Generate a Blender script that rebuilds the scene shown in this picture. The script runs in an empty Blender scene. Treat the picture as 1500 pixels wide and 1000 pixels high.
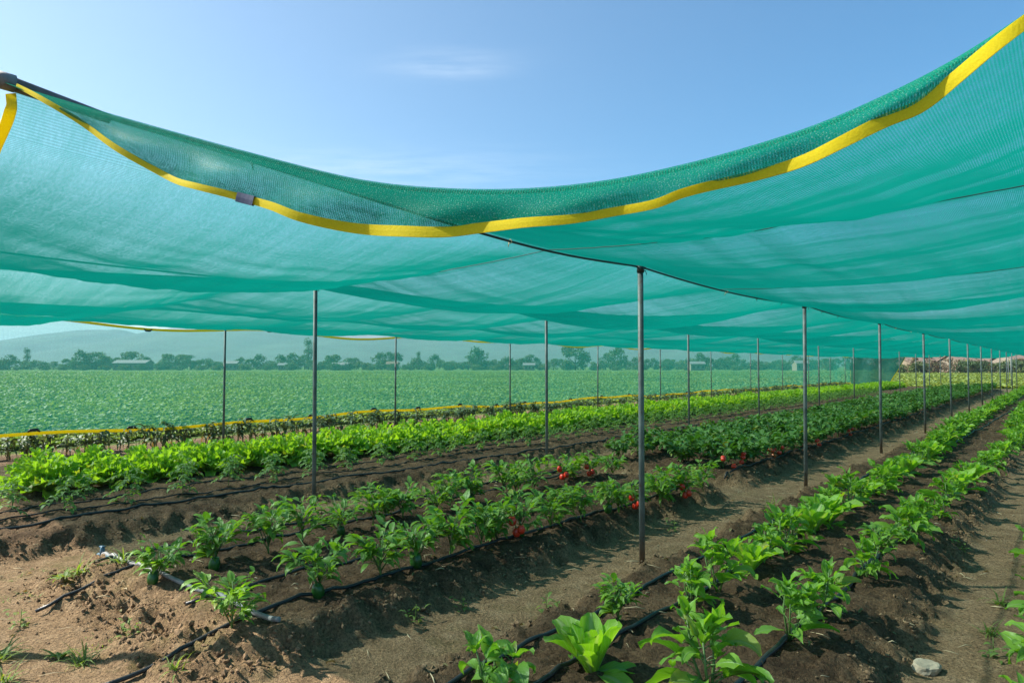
import bpy, bmesh, math, random
import numpy as np
from mathutils import Vector, Matrix
R = math.radians
random.seed(7)
rng = np.random.default_rng(11)
scene = bpy.context.scene
col = scene.collection

# ------------------------------------------------------------------ frame of reference
# camera at (0,0,CAMZ) looks along +Y; the crop rows run along U, N points away to the left of them.
CAMZ = 1.6
U = np.array([.633, .774]); N = np.array([-.774, .633])
def xy(p, s):
    return (U[0]*s + N[0]*p, U[1]*s + N[1]*p)
def ps(X, Y):
    return (X*N[0] + Y*N[1], X*U[0] + Y*U[1])
def site(x, y, z=0.0):
    """a place surveyed on the photograph -> (p, s) on ground of height z"""
    Y = (CAMZ - z) / ((y - 536) / 1000.0); X = (x - 750) / 1000.0 * Y
    return ps(X, Y)

# ------------------------------------------------------------------ noise
def _hash(ix, iy, seed):
    h = (ix.astype(np.int64)*374761393 + iy.astype(np.int64)*668265263 + seed*974634777) & 0x7fffffff
    h = ((h ^ (h >> 13)) * 1274126177) & 0x7fffffff
    h = h ^ (h >> 16)
    return (h & 0xffff) / 65535.0
def vnoise(x, y, seed=0):
    ix = np.floor(x); iy = np.floor(y); fx = x-ix; fy = y-iy
    fx = fx*fx*fx*(fx*(fx*6-15)+10); fy = fy*fy*fy*(fy*(fy*6-15)+10)
    a = _hash(ix, iy, seed); b = _hash(ix+1, iy, seed); c = _hash(ix, iy+1, seed); d = _hash(ix+1, iy+1, seed)
    return (a+(b-a)*fx)*(1-fy) + (c+(d-c)*fx)*fy
def fbm(x, y, seed=0, octv=4, gain=.5):
    t = 0; a = 1; n = 0
    for k in range(octv):
        t = t + a*vnoise(x*2**k, y*2**k, seed+k*17); n += a; a *= gain
    return t/n*2-1
def sst(a, b, x):
    t = np.clip((x-a)/(b-a), 0, 1); return t*t*(3-2*t)

# ------------------------------------------------------------------ ground height
def bedmask(p, s):
    p = p + .09*fbm(s*.9, p*.9, 31, 3)
    s2 = s + .10*fbm(p*1.1, s*1.1, 37, 3)
    M = sst(3.20, 3.52, p)*(1-sst(5.65, 6.05, p))*sst(1.5, 2.15, s2)*(1-sst(7.95, 8.35, s2))
    M2 = sst(3.20, 3.56, p)*(1-sst(5.65, 6.05, p))*sst(8.75, 9.15, s2)*(1-sst(53, 54, s2))
    L = sst(6.6, 7.0, p)*(1-sst(10.5, 11.0, p))*sst(1.1, 1.7, s2)*(1-sst(55, 56, s2))
    Rb = sst(.66, 1.06, p)*(1-sst(2.4, 2.66, p))*sst(-1.0, 0, s2)*(1-sst(54, 55, s2))
    Q = (1-sst(-.02, .34, p))*sst(-2.6, -2.2, p)*sst(-1, 0, s2)*(1-sst(54, 55, s2))
    D = sst(12.0, 12.5, p)*(1-sst(14.4, 14.9, p))*.4*sst(-2, 0, s2)*(1-sst(55, 56, s2))
    return M, M2, L, Rb, Q, D
def gz(p, s):
    p = np.asarray(p, float); s = np.asarray(s, float)
    M, M2, L, Rb, Q, D = bedmask(p, s)
    near = 1-sst(60, 90, np.abs(s)+np.abs(p))
    h =     .16*M + .16*M2 + .17*L + .15*Rb + .12*Q + .08*D
    h = h - .07*(1-sst(2.3, 2.7, p))*sst(-3, -2, p)*near
    # the ridge edge is cloddy: rougher where the profile is steep
    bed = np.clip(M+M2+L+Rb+Q, 0, 1); edge = 4*bed*(1-bed)
    rough = .010+.022*bed+.075*edge
    h = h + near*rough*fbm(p*5, s*5, 3, 4, .55) + near*.02*fbm(p*1.1, s*.8, 5, 3)
    h = h + near*(.008+.034*bed+.06*edge)*fbm(p*13, s*13, 9, 4, .62)
    return h
def gz1(p, s):
    return float(gz(np.array([p]), np.array([s]))[0])

# ------------------------------------------------------------------ materials
def newmat(name):
    m = bpy.data.materials.new(name); m.use_nodes = True
    nt = m.node_tree; nt.nodes.clear()
    out = nt.nodes.new('ShaderNodeOutputMaterial')
    return m, nt, out
def nd(nt, t, **kw):
    n = nt.nodes.new(t)
    for k, v in kw.items():
        if hasattr(n, k): setattr(n, k, v)
        else: n.inputs[k.replace('_', ' ')].default_value = v
    return n
def math_(nt, op, a, b=None, c=None):
    n = nt.nodes.new('ShaderNodeMath'); n.operation = op
    for i, v in enumerate((a, b, c)):
        if v is None: continue
        if isinstance(v, (int, float)): n.inputs[i].default_value = v
        else: nt.links.new(v, n.inputs[i])
    return n.outputs[0]
def mixc(nt, fac, a, b, mode='MIX'):
    n = nt.nodes.new('ShaderNodeMix'); n.data_type = 'RGBA'; n.blend_type = mode
    for i, v in ((0, fac), (6, a), (7, b)):
        if isinstance(v, (int, float)): n.inputs[i].default_value = v
        elif isinstance(v, (tuple, list)): n.inputs[i].default_value = (*v[:3], 1)
        else: nt.links.new(v, n.inputs[i])
    return n.outputs[2]
def ramp(nt, fac, stops):
    n = nt.nodes.new('ShaderNodeValToRGB'); e = n.color_ramp.elements
    while len(e) < len(stops): e.new(.5)
    for k, (pos, c) in enumerate(stops):
        e[k].position = pos; e[k].color = (*c, 1) if len(c) == 3 else c
    nt.links.new(fac, n.inputs[0]); return n.outputs[0]
def noise(nt, vec, scale, detail=4, rough=.55, out='Fac'):
    n = nd(nt, 'ShaderNodeTexNoise'); n.inputs['Scale'].default_value = scale
    n.inputs['Detail'].default_value = detail; n.inputs['Roughness'].default_value = rough
    if vec is not None: nt.links.new(vec, n.inputs['Vector'])
    return n.outputs[out]

def simple(name, c, rough=.6, metal=0, var=.25, scale=20, bump=.0, spec=.5):
    m, nt, out = newmat(name)
    b = nd(nt, 'ShaderNodeBsdfPrincipled'); tc = nd(nt, 'ShaderNodeTexCoord')
    f = noise(nt, tc.outputs['Object'], scale)
    f = ramp(nt, f, [(.3, tuple(v*(1-var) for v in c)), (.7, tuple(min(1, v*(1+var)) for v in c))])
    nt.links.new(f, b.inputs['Base Color'])
    b.inputs['Roughness'].default_value = rough; b.inputs['Metallic'].default_value = metal
    b.inputs['Specular IOR Level'].default_value = spec
    if bump:
        bp = nd(nt, 'ShaderNodeBump'); bp.inputs['Strength'].default_value = bump; bp.inputs['Distance'].default_value = .01
        nt.links.new(noise(nt, tc.outputs['Object'], scale*3), bp.inputs['Height']); nt.links.new(bp.outputs[0], b.inputs['Normal'])
    nt.links.new(b.outputs[0], out.inputs[0]); return m

def steelmat():
    m, nt, out = newmat('galvanised_steel')
    b = nd(nt, 'ShaderNodeBsdfPrincipled'); tc = nd(nt, 'ShaderNodeTexCoord'); sp = nd(nt, 'ShaderNodeSeparateXYZ'); nt.links.new(tc.outputs['Object'], sp.inputs[0])
    oi = nd(nt, 'ShaderNodeObjectInfo')
    n4 = nd(nt, 'ShaderNodeTexNoise', noise_dimensions='4D'); n4.inputs['Scale'].default_value = 7; n4.inputs['Detail'].default_value = 5; nt.links.new(tc.outputs['Object'], n4.inputs['Vector']); nt.links.new(math_(nt, 'MULTIPLY', oi.outputs['Random'], 40), n4.inputs['W'])
    c = ramp(nt, n4.outputs['Fac'], [(.3, (.075, .092, .092)), (.7, (.19, .22, .215))])
    rust = ramp(nt, noise(nt, tc.outputs['Object'], 23, 5, .7), [(.56, (0, 0, 0)), (.68, (.7, .7, .7))])
    c = mixc(nt, rust, c, (.10, .05, .022))
    mud = nd(nt, 'ShaderNodeMapRange'); nt.links.new(math_(nt, 'ADD', sp.outputs[2], math_(nt, 'MULTIPLY', n4.outputs['Fac'], -.35)), mud.inputs[0]); mud.inputs[1].default_value = -.06; mud.inputs[2].default_value = .12; mud.inputs[3].default_value = .85; mud.inputs[4].default_value = 0
    c = mixc(nt, mud.outputs[0], c, (.17, .11, .065))
    nt.links.new(c, b.inputs['Base Color']); b.inputs['Roughness'].default_value = .55; b.inputs['Metallic'].default_value = .25
    nt.links.new(b.outputs[0], out.inputs[0]); return m
def webmat():
    m, nt, out = newmat('yellow_webbing')
    uv = nd(nt, 'ShaderNodeUVMap'); tc = nd(nt, 'ShaderNodeTexCoord')
    f = noise(nt, tc.outputs['Object'], 240, 2); g = noise(nt, tc.outputs['Object'], 9, 4)
    c = mixc(nt, f, (.74, .58, .006), (.95, .84, .03)); c = mixc(nt, math_(nt, 'MULTIPLY', g, .15), c, (.55, .42, .03))
    d = nd(nt, 'ShaderNodeBsdfPrincipled'); nt.links.new(c, d.inputs['Base Color']); d.inputs['Roughness'].default_value = .6; d.inputs['Specular IOR Level'].default_value = .2
    bp = nd(nt, 'ShaderNodeBump'); bp.inputs['Strength'].default_value = .35; bp.inputs['Distance'].default_value = .002
    nt.links.new(f, bp.inputs['Height']); nt.links.new(bp.outputs[0], d.inputs['Normal'])
    t = nd(nt, 'ShaderNodeBsdfTranslucent'); nt.links.new(c, t.inputs[0])
    mx = nd(nt, 'ShaderNodeMixShader'); mx.inputs[0].default_value = .45
    nt.links.new(d.outputs[0], mx.inputs[1]); nt.links.new(t.outputs[0], mx.inputs[2]); nt.links.new(mx.outputs[0], out.inputs[0]); return m
def leafmat(name, c, c2, rib, trans=.4, tcol=None, rough=.42, ribw=.07, var=.35, spec=.5, patch=0):
    """leaf: midrib and veins from the leaf's own UV, tone differs from plant to plant and leaf to leaf"""
    m, nt, out = newmat(name)
    uv = nd(nt, 'ShaderNodeUVMap'); sep = nd(nt, 'ShaderNodeSeparateXYZ'); nt.links.new(uv.outputs[0], sep.inputs[0])
    u = math_(nt, 'ABSOLUTE', math_(nt, 'SUBTRACT', math_(nt, 'FRACT', sep.outputs[0]), .5))
    v = sep.outputs[1]
    leafid = math_(nt, 'FLOOR', sep.outputs[0])
    wn = nd(nt, 'ShaderNodeTexWhiteNoise', noise_dimensions='1D'); nt.links.new(leafid, wn.inputs['W'])
    oi = nd(nt, 'ShaderNodeObjectInfo')
    tc = nd(nt, 'ShaderNodeTexCoord')
    nz = noise(nt, tc.outputs['Object'], 30, 3)
    t = math_(nt, 'ADD', math_(nt, 'MULTIPLY', wn.outputs[0], .6), math_(nt, 'MULTIPLY', oi.outputs['Random'], .25))
    t = math_(nt, 'ADD', t, math_(nt, 'MULTIPLY', nz, .3))
    base = mixc(nt, t, c, c2)
    if not patch:
        wn2 = nd(nt, 'ShaderNodeTexWhiteNoise', noise_dimensions='2D'); cb2 = nd(nt, 'ShaderNodeCombineXYZ'); nt.links.new(leafid, cb2.inputs[0]); nt.links.new(oi.outputs['Random'], cb2.inputs[1]); nt.links.new(cb2.outputs[0], wn2.inputs['Vector'])
        yel = math_(nt, 'MULTIPLY', math_(nt, 'GREATER_THAN', wn2.outputs[0], .965), math_(nt, 'ADD', .25, math_(nt, 'MULTIPLY', v, .5)))
        base = mixc(nt, yel, base, (.42, .36, .05))
        base = mixc(nt, ramp(nt, noise(nt, tc.outputs['Object'], 120, 2), [(.70, (0, 0, 0)), (.76, (.55, .55, .55))]), base, (.16, .11, .05))
    ribm = nd(nt, 'ShaderNodeMapRange'); nt.links.new(u, ribm.inputs[0])
    ribm.inputs[1].default_value = ribw*.35; ribm.inputs[2].default_value = ribw; ribm.inputs[3].default_value = 1; ribm.inputs[4].default_value = 0
    ve = math_(nt, 'FRACT', math_(nt, 'MULTIPLY', math_(nt, 'SUBTRACT', v, math_(nt, 'MULTIPLY', u, .9)), 7))
    vm = math_(nt, 'MULTIPLY', math_(nt, 'LESS_THAN', math_(nt, 'ABSOLUTE', math_(nt, 'SUBTRACT', ve, .5)), .10), .35)
    rm = math_(nt, 'MULTIPLY', math_(nt, 'MAXIMUM', ribm.outputs[0], vm), .6)
    colr = mixc(nt, rm, base, rib)
    if patch:   # stronger and weaker stands across a field
        colr = mixc(nt, 1.0, colr, ramp(nt, noise(nt, tc.outputs['Object'], patch, 6, .65), [(.3, (.55, .62, .6)), (.5, (1, 1, 1)), (.7, (1.35, 1.25, .9))]), 'MULTIPLY')
    gg = nd(nt, 'ShaderNodeNewGeometry')
    pale = mixc(nt, .3, colr, (.16, .28, .09))
    colr = mixc(nt, gg.outputs['Backfacing'], colr, pale)
    b = nd(nt, 'ShaderNodeBsdfPrincipled'); nt.links.new(colr, b.inputs['Base Color'])
    b.inputs['Roughness'].default_value = rough+.05; b.inputs['Specular IOR Level'].default_value = spec*.75
    bp = nd(nt, 'ShaderNodeBump'); bp.inputs['Strength'].default_value = .6; bp.inputs['Distance'].default_value = .006
    nt.links.new(math_(nt, 'ADD', math_(nt, 'MULTIPLY', noise(nt, tc.outputs['Object'], 70, 3), .8), math_(nt, 'MULTIPLY', rm, -1.6)), bp.inputs['Height'])
    nt.links.new(bp.outputs[0], b.inputs['Normal'])
    tr = nd(nt, 'ShaderNodeBsdfTranslucent')
    tcl = mixc(nt, 1.0, colr, tcol or (1.6, 1.5, .5), 'MULTIPLY'); nt.links.new(tcl, tr.inputs[0])
    mx = nd(nt, 'ShaderNodeMixShader'); mx.inputs[0].default_value = trans
    nt.links.new(b.outputs[0], mx.inputs[1]); nt.links.new(tr.outputs[0], mx.inputs[2])
    nt.links.new(mx.outputs[0], out.inputs[0]); return m

def netmat(name, strand, h0, px, py, streak=.25, fall=.085, spark=.06, translu=.55, glints=0):
    """knitted shade cloth: share of open holes falls with the angle it is crossed at (Beer's law), the yarn is translucent"""
    m, nt, out = newmat(name)
    g = nd(nt, 'ShaderNodeNewGeometry')
    dt = nd(nt, 'ShaderNodeVectorMath', operation='DOT_PRODUCT')
    nt.links.new(g.outputs['Normal'], dt.inputs[0]); nt.links.new(g.outputs['Incoming'], dt.inputs[1])
    c = math_(nt, 'MAXIMUM', math_(nt, 'ABSOLUTE', dt.outputs['Value']), .04)
    uv = nd(nt, 'ShaderNodeUVMap'); sep = nd(nt, 'ShaderNodeSeparateXYZ'); nt.links.new(uv.outputs[0], sep.inputs[0])
    tau = 2*math.pi
    a = math_(nt, 'SINE', math_(nt, 'MULTIPLY', sep.outputs[0], tau/px))
    sx = math_(nt, 'ADD', sep.outputs[1], math_(nt, 'MULTIPLY', a, py*.35))
    b = math_(nt, 'SINE', math_(nt, 'MULTIPLY', sx, tau/py))
    pat = math_(nt, 'ADD', math_(nt, 'MULTIPLY', a, .32), math_(nt, 'MULTIPLY', b, .26))
    mp = nd(nt, 'ShaderNodeMapping'); nt.links.new(uv.outputs[0], mp.inputs[0]); mp.inputs['Scale'].default_value = (1.2, 14, 1)
    st = math_(nt, 'SUBTRACT', noise(nt, mp.outputs[0], 1.0, 5, .6), .5)
    mp2 = nd(nt, 'ShaderNodeMapping'); nt.links.new(uv.outputs[0], mp2.inputs[0]); mp2.inputs['Scale'].default_value = (22, .9, 1)
    st2 = math_(nt, 'SUBTRACT', noise(nt, mp2.outputs[0], 1.0, 4, .6), .5)
    fine = math_(nt, 'SUBTRACT', noise(nt, uv.outputs[0], 260, 2), .5)
    dens = math_(nt, 'ADD', 1.0, math_(nt, 'MULTIPLY', st, streak*3))
    dens = math_(nt, 'ADD', dens, math_(nt, 'MULTIPLY', st2, streak*1.3))
    dens = math_(nt, 'ADD', dens, math_(nt, 'MULTIPLY', pat, .9))
    dens = math_(nt, 'ADD', dens, math_(nt, 'MULTIPLY', fine, .9))
    mp4 = nd(nt, 'ShaderNodeMapping'); nt.links.new(uv.outputs[0], mp4.inputs[0]); mp4.inputs['Scale'].default_value = (34, 85, 1)
    dens = math_(nt, 'ADD', dens, math_(nt, 'MULTIPLY', math_(nt, 'SUBTRACT', noise(nt, mp4.outputs[0], 1.0, 3, .7), .5), 1.1))
    dens = math_(nt, 'MAXIMUM', dens, .15)
    ob = math_(nt, 'SUBTRACT', math_(nt, 'DIVIDE', 1.0, c), 1.0)
    solid = math_(nt, 'MULTIPLY', math_(nt, 'ADD', 1-h0, math_(nt, 'MULTIPLY', ob, fall)), math_(nt, 'ADD', .35, math_(nt, 'MULTIPLY', dens, .65)))
    T = math_(nt, 'MINIMUM', math_(nt, 'MAXIMUM', math_(nt, 'SUBTRACT', 1.0, solid), .004), .95)
    oc = mixc(nt, math_(nt, 'ADD', math_(nt, 'MULTIPLY', fine, 1.5), .5), tuple(v*.8 for v in strand), tuple(min(1, v*1.2) for v in strand))
    if glints:   # sun sparkle on the dense cloth, painted into the yarn colour as pale specks
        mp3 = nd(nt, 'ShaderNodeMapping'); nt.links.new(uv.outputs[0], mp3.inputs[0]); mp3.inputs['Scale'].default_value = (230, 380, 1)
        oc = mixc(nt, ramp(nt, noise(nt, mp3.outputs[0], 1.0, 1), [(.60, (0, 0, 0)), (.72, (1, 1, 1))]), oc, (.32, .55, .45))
    df = nd(nt, 'ShaderNodeBsdfDiffuse'); nt.links.new(oc, df.inputs[0])
    tr = nd(nt, 'ShaderNodeBsdfTranslucent'); nt.links.new(oc, tr.inputs[0])
    mx = nd(nt, 'ShaderNodeMixShader'); mx.inputs[0].default_value = translu
    nt.links.new(df.outputs[0], mx.inputs[1]); nt.links.new(tr.outputs[0], mx.inputs[2])
    gl = nd(nt, 'ShaderNodeBsdfGlossy'); gl.inputs['Roughness'].default_value = .35
    bp = nd(nt, 'ShaderNodeBump'); bp.inputs['Strength'].default_value = .4; bp.inputs['Distance'].default_value = .002
    nt.links.new(noise(nt, uv.outputs[0], 260, 2), bp.inputs['Height']); nt.links.new(bp.outputs[0], gl.inputs['Normal'])
    m2 = nd(nt, 'ShaderNodeMixShader'); m2.inputs[0].default_value = spark
    nt.links.new(mx.outputs[0], m2.inputs[1]); nt.links.new(gl.outputs[0], m2.inputs[2])
    tp = nd(nt, 'ShaderNodeBsdfTransparent'); tp.inputs[0].default_value = (.82, .97, .96, 1)   # clear green-blue tape yarn tints what shines through
    m3 = nd(nt, 'ShaderNodeMixShader'); nt.links.new(T, m3.inputs[0])
    nt.links.new(m2.outputs[0], m3.inputs[1]); nt.links.new(tp.outputs[0], m3.inputs[2])
    nt.links.new(m3.outputs[0], out.inputs[0]); return m

def soilmat():
    m, nt, out = newmat('soil')
    b = nd(nt, 'ShaderNodeBsdfPrincipled'); b.inputs['Roughness'].default_value = .95; b.inputs['Specular IOR Level'].default_value = .15
    g = nd(nt, 'ShaderNodeNewGeometry'); P = g.outputs['Position']
    big = noise(nt, P, .9, 5, .6); mid = noise(nt, P, 7, 5, .65); fin = noise(nt, P, 60, 4, .7)
    vor = nd(nt, 'ShaderNodeTexVoronoi'); vor.inputs['Scale'].default_value = 38; nt.links.new(P, vor.inputs['Vector'])
    dry = ramp(nt, mid, [(.25, (.20, .128, .068)), (.5, (.315, .207, .114)), (.75, (.425, .295, .174))])
    bedc = ramp(nt, mid, [(.25, (.052, .031, .018)), (.5, (.115, .071, .040)), (.75, (.20, .131, .078))])
    at = nd(nt, 'ShaderNodeAttribute'); at.attribute_name = 'zone'
    sp = nd(nt, 'ShaderNodeSeparateColor'); nt.links.new(at.outputs['Color'], sp.inputs[0])
    wet = math_(nt, 'ADD', sp.outputs[0], math_(nt, 'MULTIPLY', math_(nt, 'SUBTRACT', big, .5), .9))
    wet = math_(nt, 'MINIMUM', math_(nt, 'MAXIMUM', wet, 0), 1)
    c = mixc(nt, wet, dry, bedc)
    c = mixc(nt, 1.0, c, ramp(nt, fin, [(.3, (.4, .38, .36)), (.5, (1, 1, 1)), (.7, (1.65, 1.6, 1.5))]), 'MULTIPLY')
    # thin moss / weed film on the open ground
    wf = math_(nt, 'MULTIPLY', ramp(nt, noise(nt, P, 1.7, 6, .7), [(.54, (0, 0, 0)), (.68, (1, 1, 1))]), sp.outputs[2])
    c = mixc(nt, math_(nt, 'MULTIPLY', wf, .55), c, (.13, .15, .035))
    # cropped fields
    fld = ramp(nt, noise(nt, P, .35, 6, .7), [(.3, (.06, .12, .022)), (.7, (.13, .2, .04))])
    c = mixc(nt, sp.outputs[1], c, fld)
    nt.links.new(c, b.inputs['Base Color'])
    bp = nd(nt, 'ShaderNodeBump'); bp.inputs['Strength'].default_value = 1.0; bp.inputs['Distance'].default_value = .03
    hh = math_(nt, 'ADD', math_(nt, 'MULTIPLY', fin, .9), math_(nt, 'MULTIPLY', vor.outputs['Distance'], .5))
    hh = math_(nt, 'ADD', hh, noise(nt, P, 180, 3))
    nt.links.new(hh, bp.inputs['Height']); nt.links.new(bp.outputs[0], b.inputs['Normal'])
    nt.links.new(b.outputs[0], out.inputs[0]); return m

MAT = dict(
    soil=soilmat(),
    clod=simple('clod_soil', (.2, .13, .075), .95, 0, .4, 25, .5, .1),
    straw=simple('straw', (.5, .4, .24), .8, 0, .3, 8),
    rock=simple('stone', (.38, .31, .22), .9, 0, .2, 12, .5),
    net=netmat('green_shade_cloth', (.0008, .185, .145), .50, .0068, .0042, .25, .115, .012),
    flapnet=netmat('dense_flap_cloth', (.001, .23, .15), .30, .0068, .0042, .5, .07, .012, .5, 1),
    endnet=netmat('dense_end_cloth', (.004, .20, .15), .16, .014, .009, .2),
    wallnet=netmat('green_side_cloth', (.006, .20, .155), .60, .014, .009, .15, .05),
    hem=webmat(),
    patch=simple('navy_webbing', (.015, .03, .09), .5, 0, .2, 60),
    cable=simple('dark_cable', (.02, .03, .03), .5, 0, .2, 40),
    steel=steelmat(),
    pipe=simple('weathered_pipe', (.16, .13, .12), .6, .3, .45, 9, .3),
    hose=simple('black_hose', (.018, .019, .021), .42, 0, .3, 30, .2),
    header=simple('dusty_grey_pipe', (.19, .185, .18), .6, 0, .35, 15, .3),
    blue=simple('blue_plastic', (.06, .14, .2), .45, 0, .2, 30),
    clip=simple('black_clip', (.012, .014, .018), .5, 0, .2, 30),
    pepper=leafmat('pepper_leaf', (.065, .205, .018), (.25, .46, .03), (.22, .36, .12), .36, rough=.36),
    bush=leafmat('bush_leaf', (.032, .125, .016), (.11, .28, .028), (.15, .26, .1), .28, rough=.34),
    leafy=leafmat('leafy_green_leaf', (.09, .27, .018), (.30, .54, .035), (.32, .46, .2), .4, rough=.36),
    romaine=leafmat('romaine_leaf', (.15, .38, .02), (.32, .56, .035), (.5, .58, .3), .42, ribw=.12),
    lettuce=leafmat('lettuce_leaf', (.20, .42, .018), (.44, .65, .04), (.45, .6, .2), .45, rough=.45, ribw=.1),
    tomato=leafmat('tomato_leaf', (.07, .20, .035), (.20, .36, .06), (.22, .33, .14), .36),
    wilt=leafmat('strap_leaf', (.022, .055, .028), (.08, .11, .055), (.25, .28, .2), .2, rough=.4),
    dead=leafmat('dry_leaf', (.16, .09, .045), (.30, .2, .1), (.3, .22, .14), .2, rough=.7),
    weed=leafmat('weed_leaf', (.10, .19, .03), (.24, .33, .06), (.3, .36, .12), .4),
    crop=leafmat('field_crop_leaf', (.035, .10, .02), (.20, .32, .10), (.34, .44, .26), .3, rough=.48, spec=.4, patch=.09),
    fieldy=leafmat('meadow_leaf', (.10, .18, .035), (.22, .27, .07), (.3, .34, .1), .3),
    stem=simple('green_stem', (.10, .19, .045), .5, 0, .3, 20),
    fruitg=simple('green_pepper', (.02, .085, .012), .3, 0, .3, 10),
    fruitr=simple('red_fruit', (.62, .035, .012), .32, 0, .3, 10),
    fruito=simple('orange_fruit', (.55, .12, .02), .25, 0, .3, 10),
    bark=simple('bark', (.10, .07, .045), .9, 0, .3, 2),
    tree1=leafmat('tree_leaf', (.018, .05, .016), (.055, .105, .03), (.06, .1, .04), .2, rough=.6),
    tree2=leafmat('pale_tree_leaf', (.04, .075, .02), (.10, .14, .04), (.1, .14, .05), .2, rough=.6),
    tree3=leafmat('rust_tree_leaf', (.05, .03, .016), (.14, .08, .045), (.15, .1, .06), .2, rough=.6),
    wallw=simple('pale_render', (.22, .185, .14), .85, 0, .1, .6),
    wallb=simple('sand_render', (.20, .155, .105), .85, 0, .15, .6),
    roof=simple('roof_tiles', (.19, .135, .10), .8, 0, .25, 3),
    roofg=simple('grey_roof', (.19, .19, .19), .7, 0, .15, 2),
    glass=simple('window_glass', (.03, .04, .05), .15, 0, .2, 1),
    hill=simple('hillside', (.05, .075, .035), .95, 0, .35, .006),
)

# ------------------------------------------------------------------ object helpers
def link(name, me, parent=None):
    o = bpy.data.objects.new(name, me); col.objects.link(o)
    if parent is not None: o.parent = parent
    return o
def tag(o, label=None, cat=None, group=None, kind=None):
    if label: o['label'] = label
    if cat: o['category'] = cat
    if group: o['group'] = group
    if kind: o['kind'] = kind
    return o
def empty(name, loc, rz=0, sc=1):
    o = bpy.data.objects.new(name, None); col.objects.link(o)
    o.location = loc; o.rotation_euler = (0, 0, rz); o.scale = (sc, sc, sc); o.empty_display_size = .1
    return o
def npmesh(name, verts, faces, mats, smooth=True, uv=None, mi=None):
    """verts (n,3), faces (m,4) or (m,3) arrays"""
    me = bpy.data.meshes.new(name)
    verts = np.asarray(verts, np.float32); faces = np.asarray(faces, np.int32); k = faces.shape[1]
    me.vertices.add(len(verts)); me.vertices.foreach_set('co', verts.ravel())
    me.loops.add(faces.size); me.loops.foreach_set('vertex_index', faces.ravel())
    me.polygons.add(len(faces)); me.polygons.foreach_set('loop_start', np.arange(0, faces.size, k, dtype=np.int32))
    me.polygons.foreach_set('loop_total', np.full(len(faces), k, np.int32))
    for m in mats: me.materials.append(m)
    if mi is not None: me.polygons.foreach_set('material_index', np.asarray(mi, np.int32))
    me.update(calc_edges=True)
    me.polygons.foreach_set('use_smooth', np.full(len(faces), bool(smooth)))
    if uv is not None:
        l = me.uv_layers.new(name='UVMap'); l.data.foreach_set('uv', np.asarray(uv, np.float32)[faces.ravel()].ravel())
    me.validate(clean_customdata=False)
    return me
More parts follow.
